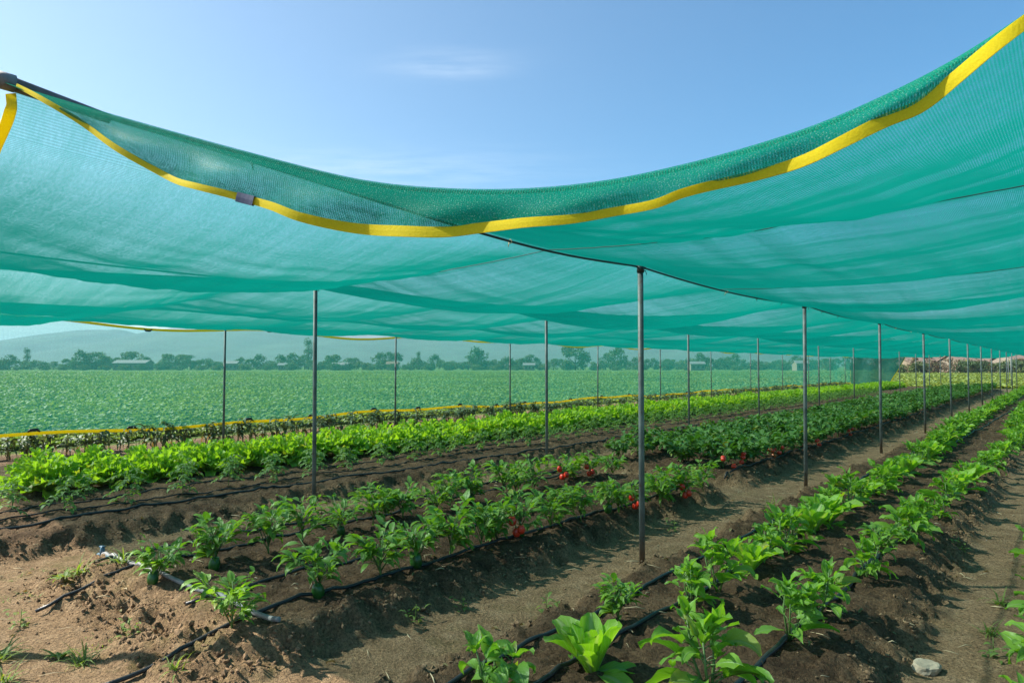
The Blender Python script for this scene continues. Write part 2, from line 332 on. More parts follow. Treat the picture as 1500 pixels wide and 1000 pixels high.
class MB:
    def __init__(s): s.v = []; s.f = []; s.uv = []; s.m = []; s.n = 0
    def grid(s, P, UVs, mat=0, closed=False):
        r, c = len(P), len(P[0]); b = len(s.v)
        for i in range(r):
            for j in range(c): s.v.append(P[i][j]); s.uv.append(UVs[i][j])
        for i in range(r-1):
            for j in range(c-1 + (1 if closed else 0)):
                j2 = (j+1) % c
                s.f.append((b+i*c+j, b+i*c+j2, b+(i+1)*c+j2, b+(i+1)*c+j)); s.m.append(mat)
    def tube(s, pts, rad, seg=6, mat=0, cap=True):
        pts = [Vector(p) for p in pts]
        if not isinstance(rad, (list, tuple)): rad = [rad]*len(pts)
        ref = Vector((0, 0, 1)); P = []; Q = []; ln = 0
        t0 = (pts[1]-pts[0]).normalized()
        if abs(t0.dot(ref)) > .9: ref = Vector((1, 0, 0))
        for i, p in enumerate(pts):
            a = pts[max(0, i-1)]; b = pts[min(len(pts)-1, i+1)]; t = (b-a).normalized()
            x = t.cross(ref).normalized(); y = x.cross(t)
            if i: ln += (p-pts[i-1]).length
            P.append([p + (x*math.cos(k*2*math.pi/seg)+y*math.sin(k*2*math.pi/seg))*rad[i] for k in range(seg)])
            Q.append([(k/seg, ln) for k in range(seg)])
        if cap:
            P = [[pts[0]]*seg] + P + [[pts[-1]]*seg]; Q = [Q[0]] + Q + [Q[-1]]
        s.grid(P, Q, mat, True)
    def box(s, c, d, mat=0, rot=None):
        c = Vector(c); b = len(s.v)
        for k in range(8):
            q = Vector(((k & 1)-.5, ((k >> 1) & 1)-.5, ((k >> 2) & 1)-.5)); q = Vector((q.x*d[0], q.y*d[1], q.z*d[2]))
            if rot is not None: q = rot @ q
            s.v.append(c+q); s.uv.append((0, 0))
        for f in ((0, 2, 3, 1), (4, 5, 7, 6), (0, 1, 5, 4), (2, 6, 7, 3), (0, 4, 6, 2), (1, 3, 7, 5)):
            s.f.append(tuple(b+i for i in f)); s.m.append(mat)
    def leaf(s, o, az, pitch, L, W, droop=.8, fold=.25, n=5, m=1, shape='ovate', ruffle=0, freq=9, roll=0, mat=0, petiole=0):
        """one leaf blade: a midrib that leaves o at azimuth/pitch and bends down, halves folded up along it"""
        o = Vector(o); s.n += 1; lid = s.n; hz = Vector((math.cos(az), math.sin(az), 0)); side0 = Vector((-math.sin(az), math.cos(az), 0))
        P = []; Q = []; c = o.copy(); ph = random.uniform(0, 6.28)
        for i in range(n+1):
            t = i/n; a = pitch-droop*t*t*1.0-droop*.2*t
            d = hz*math.cos(a)+Vector((0, 0, math.sin(a)))
            if i: c = c+d*(L/n)
            nrm = (-hz*math.sin(a)+Vector((0, 0, math.cos(a))))
            sd = side0*math.cos(roll)+nrm*math.sin(roll); nr = nrm*math.cos(roll)-side0*math.sin(roll)
            if shape == 'ovate': w = (math.sin(math.pi*min(1, t**.72))**.9)*(1-.15*t)
            elif shape == 'obovate': w = .18+.82*math.sin(math.pi*min(1, .04+.9*t**1.5))**.8 if t < 1 else .32
            elif shape == 'frill': w = .35+.75*math.sin(math.pi*.5*min(1, t*1.15)) if t < 1 else .75
            elif shape == 'strap': w = min(1, t*5+.35)*(1-t**2.2)
            else: w = math.sin(math.pi*t)
            w = max(w, .03)*W
            row = []; uvr = []
            for j in range(-m, m+1):
                q = j/m; f = fold*abs(q)
                rf = ruffle*math.sin(freq*t+ph+q*2.1)*abs(q)**1.5*(.35+.65*t)+ruffle*.6*math.sin(freq*2.3*t+ph*2+q*5)*abs(q)**2*t
                row.append(c+sd*(q*w*math.cos(f))+nr*(abs(q)*w*math.sin(f)+rf))
                uvr.append((lid+.5+q*.49, t))
            P.append(row); Q.append(uvr)
        s.grid(P, Q, mat)
    def mesh(s, name, mats, smooth=True):
        me = npmesh(name, [tuple(v) for v in s.v], s.f, mats, smooth, s.uv, s.m); return me

# ------------------------------------------------------------------ ground sheet
def axis(fine0, fine1, step, hi, lo, g=1.045, mids=()):
    a = list(np.arange(fine0, fine1, step)); d = step
    x = a[-1]
    for (lim, st) in mids:
        while x < lim: x += st; a.append(x)
        d = st
    while x < hi: d *= g; x += d; a.append(x)
    x = a[0]; d = step; b = []
    while x > lo: d *= g*1.03; x -= d; b.append(x)
    return np.array(b[::-1]+a)
pa = axis(-.4, 7.2, .03, 5200, -5200, 1.07, ((14.6, .055),))
sa = axis(.9, 8.2, .03, 5200, -3000, 1.04, ((13, .05), (24, .085)))
PP, SS = np.meshgrid(pa, sa)
ZZ = gz(PP, SS)
XX = U[0]*SS+N[0]*PP; YY = U[1]*SS+N[1]*PP
V = np.stack([XX, YY, ZZ], -1).reshape(-1, 3)
r, c = PP.shape; idx = np.arange(r*c).reshape(r, c)
F = np.stack([idx[:-1, :-1], idx[:-1, 1:], idx[1:, 1:], idx[1:, :-1]], -1).reshape(-1, 4)[:, ::-1]
gm = npmesh('ground', V, F, [MAT['soil']])
M_, M2_, L_, Rb_, Q_, D_ = bedmask(PP, SS)
wet = np.clip(M_*sst(1.75, 2.7, SS)+M2_+L_*.8+Rb_*.9+Q_+D_*1.5, 0, 1)
fieldm = np.clip(sst(14.6, 15.4, PP)+sst(57, 60, SS)+(1-sst(-9, -8, PP)), 0, 1)
openg = np.clip((1-wet)*(1-sst(1.6, 2.6, SS)*.55), 0, 1)
ca = gm.color_attributes.new('zone', 'FLOAT_COLOR', 'POINT')
ca.data.foreach_set('color', np.stack([wet, fieldm, openg, np.ones_like(wet)], -1).astype(np.float32).ravel())
tag(link('ground', gm), kind='structure')

# clods of soil along the bed edges: uncountable
def clods(n):
    ico = bmesh.new(); bmesh.ops.create_icosphere(ico, subdivisions=1, radius=1)
    iv = np.array([v.co[:] for v in ico.verts]); iff = np.array([[v.index for v in f.verts] for f in ico.faces]); ico.free()
    pl, sl, rl = [], [], []
    while len(pl) < n:
        p = rng.uniform(-.3, 7.2, 6000); s = 1.2+24*rng.uniform(0, 1, 6000)**2.1
        b = np.clip(sum(bedmask(p, s)[:5]), 0, 1); e = 4*b*(1-b)
        k = rng.uniform(0, 1, 6000) < (.02+.10*b+.85*e)
        pl += list(p[k]); sl += list(s[k]); rl += list((.006+.022*rng.uniform(0, 1, k.sum())**4)*(.7+.6*e[k]))
    p = np.array(pl[:n]); s = np.array(sl[:n]); rr = np.array(rl[:n])*.62*(1+np.maximum(0, s-7)*.07)
    z = gz(p, s); X = U[0]*s+N[0]*p; Y = U[1]*s+N[1]*p
    sc = rng.uniform(.6, 1.3, (n, 1, 3)); jit = rng.uniform(.55, 1.3, (n, len(iv), 1))
    Vv = iv[None]*jit*sc*rr[:, None, None]
    a = rng.uniform(0, 6.28, n); ca_, sa_ = np.cos(a)[:, None], np.sin(a)[:, None]
    x = Vv[..., 0]*ca_-Vv[..., 1]*sa_; y = Vv[..., 0]*sa_+Vv[..., 1]*ca_
    Vv = np.stack([x+X[:, None], y+Y[:, None], Vv[..., 2]*.8+(z+rr*.3)[:, None]], -1).reshape(-1, 3)
    Ff = (iff[None]+(np.arange(n)*len(iv))[:, None, None]).reshape(-1, 3)
    return npmesh('soil_clods', Vv, Ff, [MAT['clod']], False)
tag(link('soil_clods', clods(24000)), 'loose brown soil clods lying on the bed edges', 'soil', kind='stuff')

def litter(n):
    mb = MB()
    for _ in range(n):
        p = random.uniform(-.2, 7); s = 1.0+9*random.random()**1.5; z = gz1(p, s)+.006
        x, y = xy(p, s); a = random.uniform(0, 6.28); l = random.uniform(.015, .07); w = random.uniform(.0015, .004)
        dx, dy = math.cos(a)*l, math.sin(a)*l
        mb.tube([(x-dx, y-dy, z), (x+random.uniform(-.01, .01), y, z+random.uniform(0, .012)), (x+dx, y+dy, z+random.uniform(-.004, .006))], [w*.6, w, w*.4], 4)
    for _ in range(170):
        p = random.uniform(-.1, 6.9); s = 1.1+9*random.random()**1.4; x, y = xy(p, s)
        mb.leaf((x, y, gz1(p, s)+.008), random.uniform(0, 6.28), random.uniform(-.1, .35), random.uniform(.03, .07), random.uniform(.008, .018), random.uniform(.2, 1.4), random.uniform(.3, 1.0), 5, 1, 'ovate', .006, 9, random.uniform(-.5, .5), 1)
    return mb.mesh('straw_litter', [MAT['straw'], MAT['dead']])
tag(link('straw_litter', litter(420)), 'dry straw bits and withered leaves strewn on the bare soil', 'straw', kind='stuff')

# ------------------------------------------------------------------ shade net structure
ROWP = [-3.3, -.22, 2.73, 6.4, 9.6, 12.8, 13.4]
ROWH = [2.45, 2.47, 2.43, 2.53, 2.40, 2.42, 2.40]
CELL = 2.95; S1 = 3.72; SEND = 58.5
A = np.array([-1.7, 2.3, 2.56]); B = np.array([1.35, 1.3, 2.51])
Ap, As = ps(A[0], A[1]); Bp, Bs = ps(B[0], B[1])
def onplane(x, y, off=0.0):
    """point of the vertical plane through A and B (moved off towards the open side) seen at photo place x,y"""
    d = B[:2]-A[:2]; nn = np.array([d[1], -d[0]])/np.hypot(*d)
    nn = -nn if nn[1] > 0 else nn
    o = A[:2]+nn*off; rx = (x-750)/1000.0
    t = (rx*o[1]-o[0])/(d[0]-rx*d[1]); Yq = o[1]+t*d[1]
    return np.array([rx*Yq, Yq, CAMZ+(536-y)/1000.0*Yq])
CABLE = [(8, 120), (100, 148), (200, 177), (300, 205), (400, 232), (470, 250), (530, 263), (600, 272), (700, 277), (800, 274), (900, 262), (1000, 241), (1100, 214), (1200, 181), (1300, 138), (1400, 87), (1500, 24), (1600, -48), (1700, -118), (1770, -163)]
HEM = [(14, 124), (60, 146), (100, 170), (150, 205), (200, 237), (250, 264), (290, 276), (345, 289), (400, 304), (450, 322), (520, 334), (600, 340), (650, 340), (700, 334), (760, 330), (830, 326), (900, 313), (960, 303), (1000, 288), (1060, 270), (1120, 253), (1180, 235), (1230, 212), (1300, 176), (1350, 154), (1400, 116), (1450, 76), (1500, 38), (1600, -35), (1700, -108), (1770, -155)]
def resample(pts, n):
    pts = np.array(pts, float)
    # Catmull-Rom through the points, then even steps
    P = np.vstack([2*pts[0]-pts[1], pts, 2*pts[-1]-pts[-2]]); outp = []
    for i in range(1, len(P)-2):
        for t in np.linspace(0, 1, 12, endpoint=False):
            a, b, c_, d = P[i-1], P[i], P[i+1], P[i+2]
            outp.append(.5*((2*b)+(-a+c_)*t+(2*a-5*b+4*c_-d)*t*t+(-a+3*b-3*c_+d)*t**3))
    outp.append(P[-2]); outp = np.array(outp)
    l = np.concatenate([[0], np.cumsum(np.linalg.norm(np.diff(outp, axis=0), axis=1))])
    q = np.linspace(0, l[-1], n)
    return np.stack([np.interp(q, l, outp[:, k]) for k in range(outp.shape[1])], -1)
NC = 220
cab3 = resample([onplane(x, y) for x, y in CABLE], NC)
hem3 = resample([onplane(x, y, .05) for x, y in HEM], NC)
cabp = np.array([ps(q[0], q[1])[0] for q in cab3]); cabs = np.array([ps(q[0], q[1])[1] for q in cab3])
order = np.argsort(cabp)
def front_s(p):
    s = np.interp(p, cabp[order], cabs[order])
    s = np.where(p > Ap, np.interp(p, [Ap, 2.97, 3.4, 4.1, 5.6, 8, 9.6, 13.4], [As, As+.01, .74, .9, .86, .95, 1.0, 1.0]), s)
    return np.where(p < Bp, Bs+.1*(Bp-p), s)
def front_z(p):
    z = np.interp(p, cabp[order], cab3[order, 2])
    d = p-Ap
    zl = 2.56-.22*(1-np.exp(-d/.10))-.05*np.sin(np.clip(d/2.87, 0, 1)*math.pi)
    zl = np.where(p > 5.6, 2.34-.05*np.sin((p-5.6)/3.9*math.pi), zl)
    z = np.where(p > Ap, zl, z)
    return np.where(p < Bp, 2.51-.2*np.sin(np.clip((Bp-p)/3.1, 0, 1)*math.pi), z)
ROWSEAM = [.10, .055, .10, .07, .07, 0]
ROWSAG = [.17, .155, .21, .15, .13, .02]
polesS = np.array([-1, .6, 5.0, 9.4, 14.0, 18.9, 23.6, 28, 32.5, 37, 41.5, 46, 50.5, 55, 60])
def rowline(i, s):
    """height of the cable along row i: it dips between the poles"""
    k = np.clip(np.searchsorted(polesS, s)-1, 0, len(polesS)-2); v = (s-polesS[k])/(polesS[k+1]-polesS[k])
    dip = .055 if i in (1, 2, 3) else .04
    h = ROWH[i]-dip*4*v*(1-v)
    if i == 2: h = h + (2.545-ROWH[2])*(1-sst(1.0, 4.2, s))+.05*(1-sst(.5, 3.5, s))*0
    return h
def canopy_z(p, s):
    p = np.asarray(p, float); s = np.asarray(s, float)
    i = np.clip(np.searchsorted(ROWP, p, side='right')-1, 0, len(ROWP)-2)
    rp = np.array(ROWP); q = (p-rp[i])/(rp[i+1]-rp[i])
    RL = np.stack([rowline(k, s) for k in range(len(ROWP))], 0)
    ii = np.indices(p.shape)
    if p.ndim == 2: h0 = RL[i, ii[0], ii[1]]; h1 = RL[i+1, ii[0], ii[1]]
    else: h0 = RL[i, ii[0]]; h1 = RL[i+1, ii[0]]
    base = h0+(h1-h0)*q
    sm = np.array(ROWSEAM)[i]; sg = np.array(ROWSAG)[i]
    off = .25*np.sin(i*2.3)*(p > 6.4)
    k = (s-S1-off)/CELL; v = k-np.floor(k); cid = np.floor(k)
    v = np.where(k < 0, 0, v)
    amp = .8+.45*_hash(i.astype(float), cid, 71)
    prof = 4*v*(1-v)
    arch = np.sin(np.pi*np.clip(q, 0, 1))**.75
    z = base-sm*4*q*(1-q)-sg*amp*prof*arch
    # small folds running off the seams
    fold = .012*fbm(p*3.2+s*.5, s*.8, 55, 3)+.013*fbm(p*.7, s*4.5, 57, 3)+.008*fbm(p*.9+s*.6, s*9, 58, 2)+.007*fbm(p*8, s*.7, 59, 2)
    return z+fold*arch*(v > -1)
def canopy():
    pg = np.concatenate([np.arange(-3.3, -.22, .11), np.arange(-.22, 6.5, .05), np.arange(6.5, 13.4, .08), [13.4]])
    nf = 46
    sg = np.concatenate([np.arange(S1, 15, .07), np.arange(15, SEND+.1, .13)])
    PPn, SSn = np.meshgrid(pg, sg)
    Zn = canopy_z(PPn, SSn)
    # first bay, from the open front edge to the first cross seam
    v = np.linspace(0, 1, nf, endpoint=False)[:, None]
    fs = front_s(pg)[None]; fz = front_z(pg)[None]
    Sf = fs+(S1-fs)*v; Pf = np.repeat(pg[None], nf, 0)
    zb = canopy_z(pg, np.full_like(pg, S1))[None]
    i = np.clip(np.searchsorted(ROWP, pg, side='right')-1, 0, len(ROWP)-2); rp = np.array(ROWP)
    q = (pg-rp[i])/(rp[i+1]-rp[i]); arch = (np.sin(np.pi*np.clip(q, 0, 1))**.75)[None]
    sag = np.where((pg > Bp) & (pg < Ap), .10, .20)[None]
    onrow = np.exp(-((pg-Ap)/.05)**2)[None]
    ez = v**.8
    Zf = fz+(zb-fz)*ez-sag*arch*4*v*(1-v)
    # the pipe of the second row carries the cloth straight back from the corner
    rl = rowline(2, Sf)
    Zf = Zf*(1-onrow)+(rl)*onrow
    Zf = Zf+(.012*fbm(Pf*3.2+Sf*.5, Sf*.9, 55, 3)+.016*fbm(Pf*.8, Sf*5.0, 57, 3)+.009*fbm(Pf*.9+Sf*.6, Sf*10, 58, 2)+.007*fbm(Pf*8, Sf*.7, 59, 2))*arch*np.minimum(1, v*4)
    PPn = np.vstack([Pf, PPn]); SSn = np.vstack([Sf, SSn]); Zn = np.vstack([Zf, Zn])
    X = U[0]*SSn+N[0]*PPn; Y = U[1]*SSn+N[1]*PPn
    r, c = PPn.shape; idx = np.arange(r*c).reshape(r, c)
    F = np.stack([idx[:-1, :-1], idx[:-1, 1:], idx[1:, 1:], idx[1:, :-1]], -1).reshape(-1, 4)
    return npmesh('shade_net', np.stack([X, Y, Zn], -1).reshape(-1, 3), F, [MAT['net']], True, np.stack([PPn, SSn], -1).reshape(-1, 2)), (X[0], Y[0], Zn[0], pg)
cm, front = canopy()
net = tag(link('shade_net', cm), 'green shade net canopy sagging over the beds with a yellow hemmed front flap', 'shade net')
# front flap that hangs over the front cable, with its webbing hem
def flap():
    rows = 9; P = np.zeros((rows, NC, 3))
    dn = B[:2]-A[:2]; nn = np.array([dn[1], -dn[0]])/np.hypot(*dn); nn = -nn if nn[1] > 0 else nn
    top = cab3.copy(); top[:, 2] += .004
    for k in range(rows):
        t = k/(rows-1)
        P[k] = top+(hem3-top)*t
        wob = .010*np.sin(np.linspace(0, 60, NC)+k*.6)+.008*np.sin(np.linspace(0, 23, NC))
        P[k, :, :2] += nn*(.03*math.sin(math.pi*t)+wob[:, None]*t)
    l = np.concatenate([[0], np.cumsum(np.linalg.norm(np.diff(cab3, axis=0), axis=1))])
    uv = np.stack([np.repeat(l[None], rows, 0), np.linalg.norm(P-P[0], axis=2)], -1)
    idx = np.arange(rows*NC).reshape(rows, NC)
    F = np.stack([idx[:-1, :-1], idx[:-1, 1:], idx[1:, 1:], idx[1:, :-1]], -1).reshape(-1, 4)
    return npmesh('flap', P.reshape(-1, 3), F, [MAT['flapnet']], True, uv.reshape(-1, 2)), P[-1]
fm, hemline = flap()
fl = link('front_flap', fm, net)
def strip(name, mid, wid, thick, mat, parent, down=Vector((0, 0, -1)), twist=None):
    """a webbing strip: a flat band of real thickness along a line"""
    mb = MB(); P = []; Q = []; n = len(mid); ln = 0
    for i in range(n):
        a = Vector(mid[max(0, i-1)]); b = Vector(mid[min(n-1, i+1)]); t = (b-a).normalized(); o = Vector(mid[i])
        if i: ln += (o-Vector(mid[i-1])).length
        dn = (down-t*down.dot(t)).normalized(); out = t.cross(dn).normalized()
        if twist is not None:
            m_ = Matrix.Rotation(twist[i], 3, t); dn = m_ @ dn; out = m_ @ out
        w = wid[i] if hasattr(wid, '__len__') else wid
        P.append([o+out*thick*.5, o+dn*w*.5+out*thick*.6, o+dn*w+out*thick*.5, o+dn*w-out*thick*.5, o+dn*w*.5-out*thick*.6, o-out*thick*.5]); Q.append([(k/5, ln) for k in range(6)])
    mb.grid(P, Q, 0, True)
    return link(name, mb.mesh(name, [mat], False), parent)
tw = .10*np.sin(np.linspace(0, 21, NC))+.08*np.sin(np.linspace(0, 47, NC)+1)
_dn = B[:2]-A[:2]; _nn = np.array([_dn[1], -_dn[0]])/np.hypot(*_dn); _nn = -_nn if _nn[1] > 0 else _nn
hemline = hemline+np.array([_nn[0]*.008, _nn[1]*.008, 0])
hw = np.clip(.025+.004*np.sin(np.linspace(0, 17, NC)), .02, .05)*np.interp(np.linspace(0, 1, NC), [0, .12, .3, 1], [.55, .6, 1, 1])
strip('hem', hemline+np.array([0, 0, .016]), hw, .004, MAT['hem'], net, twist=tw)
k0 = int(np.argmin(np.abs((hemline[:, 0]/hemline[:, 1])*1000+750-357)))
strip('buckle', hemline[k0-2:k0+3]+np.array([0, -.004, .018]), .028, .007, MAT['patch'], net)
# hem of the open front to the left of the corner
kk = np.where(front[3] > Ap)[0]
le = np.stack([front[0][kk], front[1][kk], front[2][kk]], -1)
le = np.vstack([[[A[0]+.005, A[1], A[2]-.03], [A[0]-.0, A[1]+.01, A[2]-.10]], le[3:]])
strip('hem', resample(le[:40], 120), .034, .004, MAT['hem'], net, down=Vector((-1, 0, -.45)))

# cables carrying the net: one along each row, one at each near cross seam
def cable(pts, r, label, cat='cable', name='support_cable', group=None, mat='cable', seg=5):
    mb = MB(); mb.tube(pts, r, seg)
    return tag(link(name, mb.mesh(name, [MAT[mat]])), label, cat, group)
def rowcable(i, s0, s1, label):
    pts = []
    for s in np.arange(s0, s1, .22):
        x, y = xy(ROWP[i], s); pts.append((x, y, float(rowline(i, np.array([s]))[0])-.012))
    o = cable(pts, .0085, label)
    rs = random.Random(i)
    for q in pts[3:90:4]:          # wire ties that hold the cloth on the cable
        if rs.random() < .35: continue
        mb = MB(); a_ = rs.uniform(0, 6.28); v = Vector(q)
        ring = [v+Vector((-U[1]*math.cos(t), U[0]*math.cos(t), math.sin(t)))*.013 for t in np.linspace(0, 6.0, 9)]
        mb.tube(ring+[ring[-1]+Vector((.012*math.cos(a_), .012*math.sin(a_), -.03))], .0028, 4)
        link('tie', mb.mesh('tie', [MAT['clip' if rs.random() < .6 else 'straw']]), o)
rowcable(2, .9, 58, 'dark cable under the net over the right row of poles')
rowcable(3, .7, 58, 'dark cable under the net over the middle row of poles')
rowcable(5, .8, 58, 'dark cable under the net along the left edge poles')
def crosscable(s, p0, p1, label):
    pp = np.arange(p0, p1, .07); z = canopy_z(pp, np.full_like(pp, s))
    cable([(*xy(p, s), float(zz)-.004) for p, zz in zip(pp, z)], .0026, label)
crosscable(S1, -.22, 2.73, 'thin cross cable at the first seam of the right bay')
crosscable(S1, 2.74, 6.4, 'thin cross cable at the first seam of the middle bay')
crosscable(S1+CELL, -.22, 2.73, 'thin cross cable at the second seam of the right bay')
cable([tuple(q-np.array([0, 0, .006])) for q in cab3[::3]], .005, 'front edge cable the yellow hemmed flap is folded over')
# ridge pipe at the front corner
u3 = Vector((U[0], U[1], 0)); a3 = Vector(A)
mb = MB(); mb.tube([a3-u3*.55+Vector((0, 0, .03)), a3-u3*.02+Vector((0, 0, .002)), a3+u3*.30+Vector((0, 0, -.034))], [.026, .025, .018], 12)
rp_ = tag(link('ridge_pipe', mb.mesh('ridge_pipe', [MAT['pipe']])), 'weathered pipe end carrying the net at the top left corner', 'pipe')
mb = MB(); mb.tube([a3-u3*.05+Vector((0, 0, .004)), a3+u3*.0+Vector((0, 0, .002))], .030, 12)
link('tape', mb.mesh('tape', [MAT['header']]), rp_)

# poles
def make_pole(p, s, ztop, r, label, group, detail, lean=(0, 0)):
    x, y = xy(p, s); zb = gz1(p, s)-.04
    t = empty('net_pole', (x, y, zb))
    mb = MB(); h = ztop-zb
    mb.tube([(0, 0, 0), (lean[0]*.5, lean[1]*.5, h*.5), (lean[0], lean[1], h)], r, 12 if detail else 8)
    link('shaft', mb.mesh('shaft', [MAT['steel']]), t)
    if detail:
        mb = MB(); mb.tube([(lean[0], lean[1], h-.055), (lean[0], lean[1], h+.004)], r*1.28, 12)
        mb.tube([(lean[0]-.02, lean[1]+.0, h-.03), (lean[0]+r*1.6, lean[1]-r*1.2, h-.045), (lean[0]+r*1.9, lean[1]-r*1.1, h-.075)], .004, 5)
        link('binding', mb.mesh('binding', [MAT['cable']]), t)
    tag(t, label, 'pole', group); return t
ORD = ['first', 'second', 'third', 'fourth', 'fifth', 'sixth', 'seventh', 'eighth', 'ninth', 'tenth', 'eleventh', 'twelfth', 'thirteenth', 'fourteenth', 'fifteenth', 'sixteenth', 'seventeenth', 'eighteenth', 'nineteenth', 'twentieth']
for k, s in enumerate([4.99, 9.4, 14.0, 18.9, 23.6, 28, 32.5, 37, 41.5, 46, 50.5, 55]):
    make_pole(2.72, s, float(rowline(2, np.array([s]))[0])-.01, .0235, ('thick steel pole nearest the camera, its foot on the path in the right row' if k == 0 else f'{ORD[k]} steel pole in the right row counting back from the nearest one'), 'poles holding up the shade net', k < 4, (random.uniform(-.02, .02), random.uniform(-.015, .015)))
for k, s in enumerate([4.44, 8.72, 13.9, 18.2, 23.8, 28.5, 33, 37.5, 42, 46.5, 51, 55.5]):
    make_pole(6.42, s, float(rowline(3, np.array([s]))[0])-.01, .0225, ('steel pole between the pepper bed and the lettuces, nearest of the middle row' if k == 0 else f'{ORD[k]} steel pole in the middle row counting back from the one before the lettuces'), 'poles holding up the shade net', k < 3, (random.uniform(-.012, .012), random.uniform(-.01, .01)))
for k, s in enumerate([6.75, 11.1, 15.5, 20.3, 25, 30, 35, 40, 45, 50, 54]):
    make_pole(12.75, s, float(rowline(5, np.array([s]))[0])-.01, .022, f'{ORD[k]} thin steel pole from the left beside the yellow hemmed side net', 'poles holding up the shade net', k < 2, (random.uniform(-.012, .012), random.uniform(-.01, .01)))
make_pole(5.6, .6, 2.36, .04, 'front pole off the left edge casting the long shadow on the bare soil', 'poles holding up the shade net', False)
for k, s in enumerate([62, 68, 75, 83]):
    make_pole(3.4+.5*k, s, 2.3, .025, f'{ORD[k]} bare pole standing in the open field past the end of the net', 'bare poles past the net', False)

# side wall net along the field, and the short end wall
def wall_top(s): return 2.36-.06*np.sin(s*1.35)+.03*np.sin(s*.5)
def wall_bot(s): return .49+.035*np.sin(s*.62+.5)+.02*np.sin(s*1.9)-.0022*s
def wallnet():
    sg = np.arange(.2, SEND+.01, .12); nz = 15
    t = np.linspace(0, 1, nz)[:, None]
    Z = wall_bot(sg)[None]+(wall_top(sg)-wall_bot(sg))[None]*t
    p = 13.42+.04*np.sin(sg*1.4)[None]*(1-t)+.06*np.sin(t*3.14)*np.sin(sg*.9+1)[None]
    S = np.repeat(sg[None], nz, 0); X = U[0]*S+N[0]*p; Y = U[1]*S+N[1]*p
    idx = np.arange(nz*len(sg)).reshape(nz, len(sg))
    F = np.stack([idx[:-1, :-1], idx[:-1, 1:], idx[1:, 1:], idx[1:, :-1]], -1).reshape(-1, 4)
    me = npmesh('side_net', np.stack([X, Y, Z], -1).reshape(-1, 3), F, [MAT['wallnet']], True, np.stack([S, Z], -1).reshape(-1, 2))
    return me, np.stack([X[0], Y[0], Z[0]], -1), np.stack([X[-1], Y[-1], Z[-1]], -1), sg
wm, wb, wt, wsg = wallnet()
wall = tag(link('side_net', wm), 'green see-through side net with yellow hems along the left field', 'shade net')
hemb = strip('hem', wb, .055, .004, MAT['hem'], wall)
strip('hem', wt, .045, .004, MAT['hem'], wall)
for px in (47, 193, 365, 460, 551, 611, 675, 728, 768, 835, 880, 920, 960, 1005):
    # clips sit on the lower hem where it passes these places
    rx = (px-750)/1000; k = int(np.argmin(np.abs(wb[:, 0]/wb[:, 1]-rx)))
    q = Vector(wb[k]); mb = MB()
    mb.tube([q-u3*.09+Vector((0, -.01, 0)), q-u3*.05+Vector((0, -.015, .03)), q+u3*.05+Vector((0, -.015, .032)), q+u3*.09+Vector((0, -.01, -.002))], [.012, .026, .026, .012], 8)
    link('clip', mb.mesh('clip', [MAT['clip']]), hemb)
for px in (38, 216, 397, 652, 900):
    rx = (px-750)/1000; k = int(np.argmin(np.abs(wt[:, 0]/wt[:, 1]-rx)))
    q = Vector(wt[k]); mb = MB()
    mb.tube([q-u3*.07+Vector((0, -.01, -.02)), q-u3*.04+Vector((0, -.015, -.05)), q+u3*.04+Vector((0, -.015, -.05)), q+u3*.07+Vector((0, -.01, -.02))], [.01, .018, .018, .01], 8)
    link('clip', mb.mesh('clip', [MAT['clip']]), wall)
def endnet():
    nx, nz = 26, 14; P = []; Q = []
    for j in range(nz):
        t = j/(nz-1); row = []; q = []
        for i in range(nx):
            a = i/(nx-1); p = 13.4+(10.7-1.1*t-13.4)*a; z = .15+(2.25-.15)*t
            s = SEND+.05*math.sin(p*4+t*2); x, y = xy(p, s); row.append((x, y, z)); q.append((p, z))
        P.append(row); Q.append(q)
    mb = MB(); mb.grid(P, Q); o = link('end_net', mb.mesh('end_net', [MAT['endnet']]))
    strip('hem', [P[j][-1] for j in range(nz)], .07, .005, MAT['hem'], o, down=Vector((-.77, .63, 0)))
    tag(o, 'short green end net with a slanting pale yellow edge at the far corner', 'shade net')
endnet()

# ------------------------------------------------------------------ irrigation
def hose(p_of_s, s0, s1, r, label, lift=.012, step=.08, wig=.02, mat='hose'):
    pts = []; s = s0; sd = random.uniform(0, 99)
    while s < s1:
        p = p_of_s(s)+wig*float(fbm(np.array([s*.7]), np.array([sd]), 5, 2)[0])
        x, y = xy(p, s); pts.append((x, y, gz1(p, s)+r*.6+lift*.6*(1+math.sin(s*2.1+sd)*.5))); s += step*(1 if s < 12 else 3)
    # smooth heights so that the hose bridges small hollows
    zs = np.array([q[2] for q in pts]); zs = np.convolve(np.pad(zs, 2, 'edge'), [.1, .2, .4, .2, .1], 'valid')
    zs = np.maximum(zs, np.array([q[2] for q in pts])-r*.2)
    cable([(q[0], q[1], float(z)) for q, z in zip(pts, zs)], r, label, 'hose', 'drip_hose', 'black drip hoses along the beds', mat, 8)
hose(lambda s: 2.32-.012*(s-2), .4, 45, .0125, 'black drip hose left of the front romaine lettuce in the right bed')
hose(lambda s: 2.0-.015*(s-2), .4, 45, .0125, 'black drip hose right of the front romaine lettuce in the right bed')
hose(lambda s: 1.3-.022*(s-2), .2, 45, .014, 'black drip hose under the rightmost row of leafy plants')
hose(lambda s: 4.2-.02*(s-2), 2.0, 7.9, .011, 'black drip hose behind the front row of bell peppers')
hose(lambda s: 3.72-.03*(s-2) if s > 2 else 3.72+.05*(2-s), 1.35, 7.9, .0125, 'black drip hose on the front edge of the pepper bed, tail hanging on the mound')
hose(lambda s: 5.18-.0*(s-2), 1.5, 7.9, .0115, 'black drip hose before the rear pepper row, tail ending on the sunlit soil')
